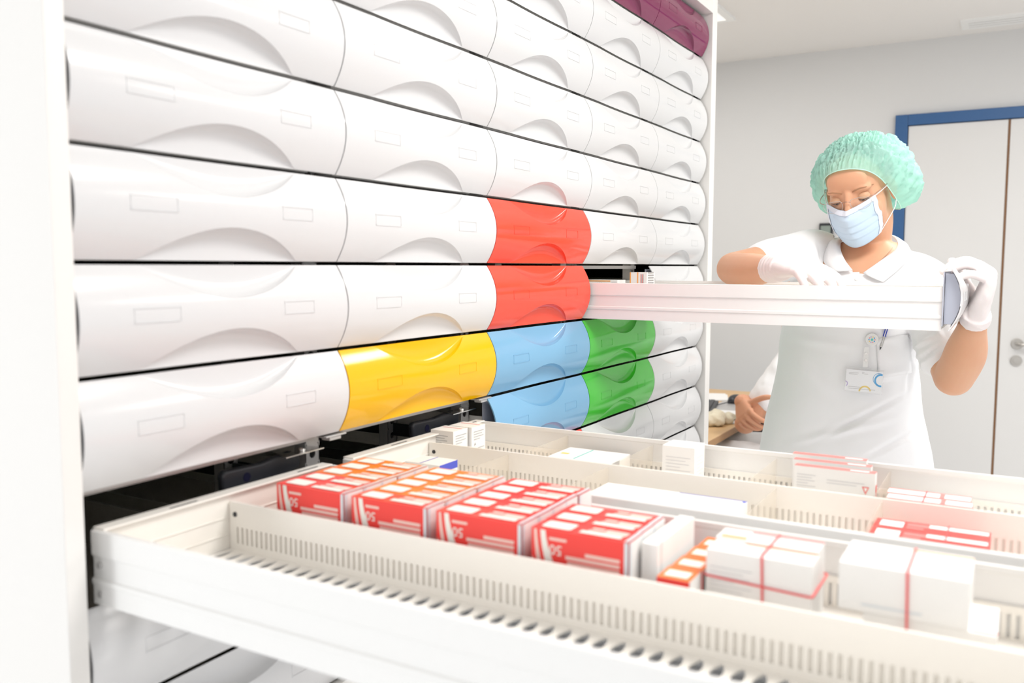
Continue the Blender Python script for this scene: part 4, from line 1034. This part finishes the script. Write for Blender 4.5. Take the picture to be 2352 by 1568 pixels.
mb.loft([ring(Vector((2.77, y, z)), ry, rx) for z, y, ry, rx in ((.46, -.34, .14, .18), (.60, -.34, .145, .185), (.75, -.325, .135, .175), (.90, -.31, .125, .185), (1.0, -.30, .10, .17), (1.05, -.295, .06, .09))])
limb(mb, [AS+Vector((.04, -.02, .01)), AS, AM, AS.lerp(AE, .68)], [.062, .056, .053, .054]); limb(mb, [RS+Vector((-.04, -.02, .02)), RS, RE_, RE_.lerp(RW, .45)], [.062, .055, .052, .048])
me = fuse(mb, .006, 5); co = get_co(me); no = get_no(me)
for k in range(len(co)): co[k] += no[k]*(.004*noise.noise(Vector(co[k])*16)+.002*noise.noise(Vector(co[k])*40))
set_co(me, co); spart(obj_from(me, 'work_jacket', ['shirt']))
mb = MB()
for x in (2.665, 2.875):
    limb(mb, [Vector((2.77+(x-2.77)*.9, -.33, .585)), Vector((x-.02, -.08, .605)), Vector((x-.05, .16, .615)), Vector((x-.05, .20, .50)), Vector((x-.05, .17, .10))], [.10, .092, .068, .065, .05])
mb.loft([ring(Vector((2.77, -.34, z)), .13, .18) for z in (.50, .58, .66)])
me = fuse(mb, .008, 5); co = get_co(me); no = get_no(me)
for k in range(len(co)): co[k] += no[k]*(.006*noise.noise(Vector(co[k])*14)+.003*noise.noise(Vector(co[k])*34))
set_co(me, co); spart(obj_from(me, 'trousers', ['trouser']))
for x in (2.615, 2.825):
    mb = MB(); mb.ellipsoid((x, .21, .04), (.045, .125, .045)); mb.box(x-.036, x+.036, .10, .32, 0, .02); me = fuse(mb, .006, 4); spart(obj_from(me, 'shoe', ['button']))
ch = tag(empty('office_chair', (2.77, -.28, 0)), 'dark office chair under the seated person beside the desk', 'chair')
mb = MB(); mb.box(-.23, .23, -.22, .22, .415, .48); bevel(mb.build('seat', 'black', ch), .02, 3)
mb = MB(); mb.box(-.17, .17, -.235, -.205, .58, .92); bevel(mb.build('backrest', 'black', ch), .018, 3)
mb = MB(); mb.tube([(0, -.18, .43), (0, -.238, .46), (0, -.240, .7)], .014); mb.build('back_bracket', 'black', ch, 60)
mb = MB(); mb.cyl((0, 0, .10), (0, 0, .415), .025); mb.build('post', 'black', ch, 60)
for k in range(5):
    a = R_(72*k+20); mb = MB(); mb.tube([(0, 0, .10), (.27*math.cos(a), .27*math.sin(a), .07)], [.024, .015]); lg = mb.build('leg', 'black', ch, 60)
    mb = MB(); mb.ellipsoid((.27*math.cos(a), .27*math.sin(a), .028), (.028, .028, .028)); mb.build('caster', 'black', lg, 60)
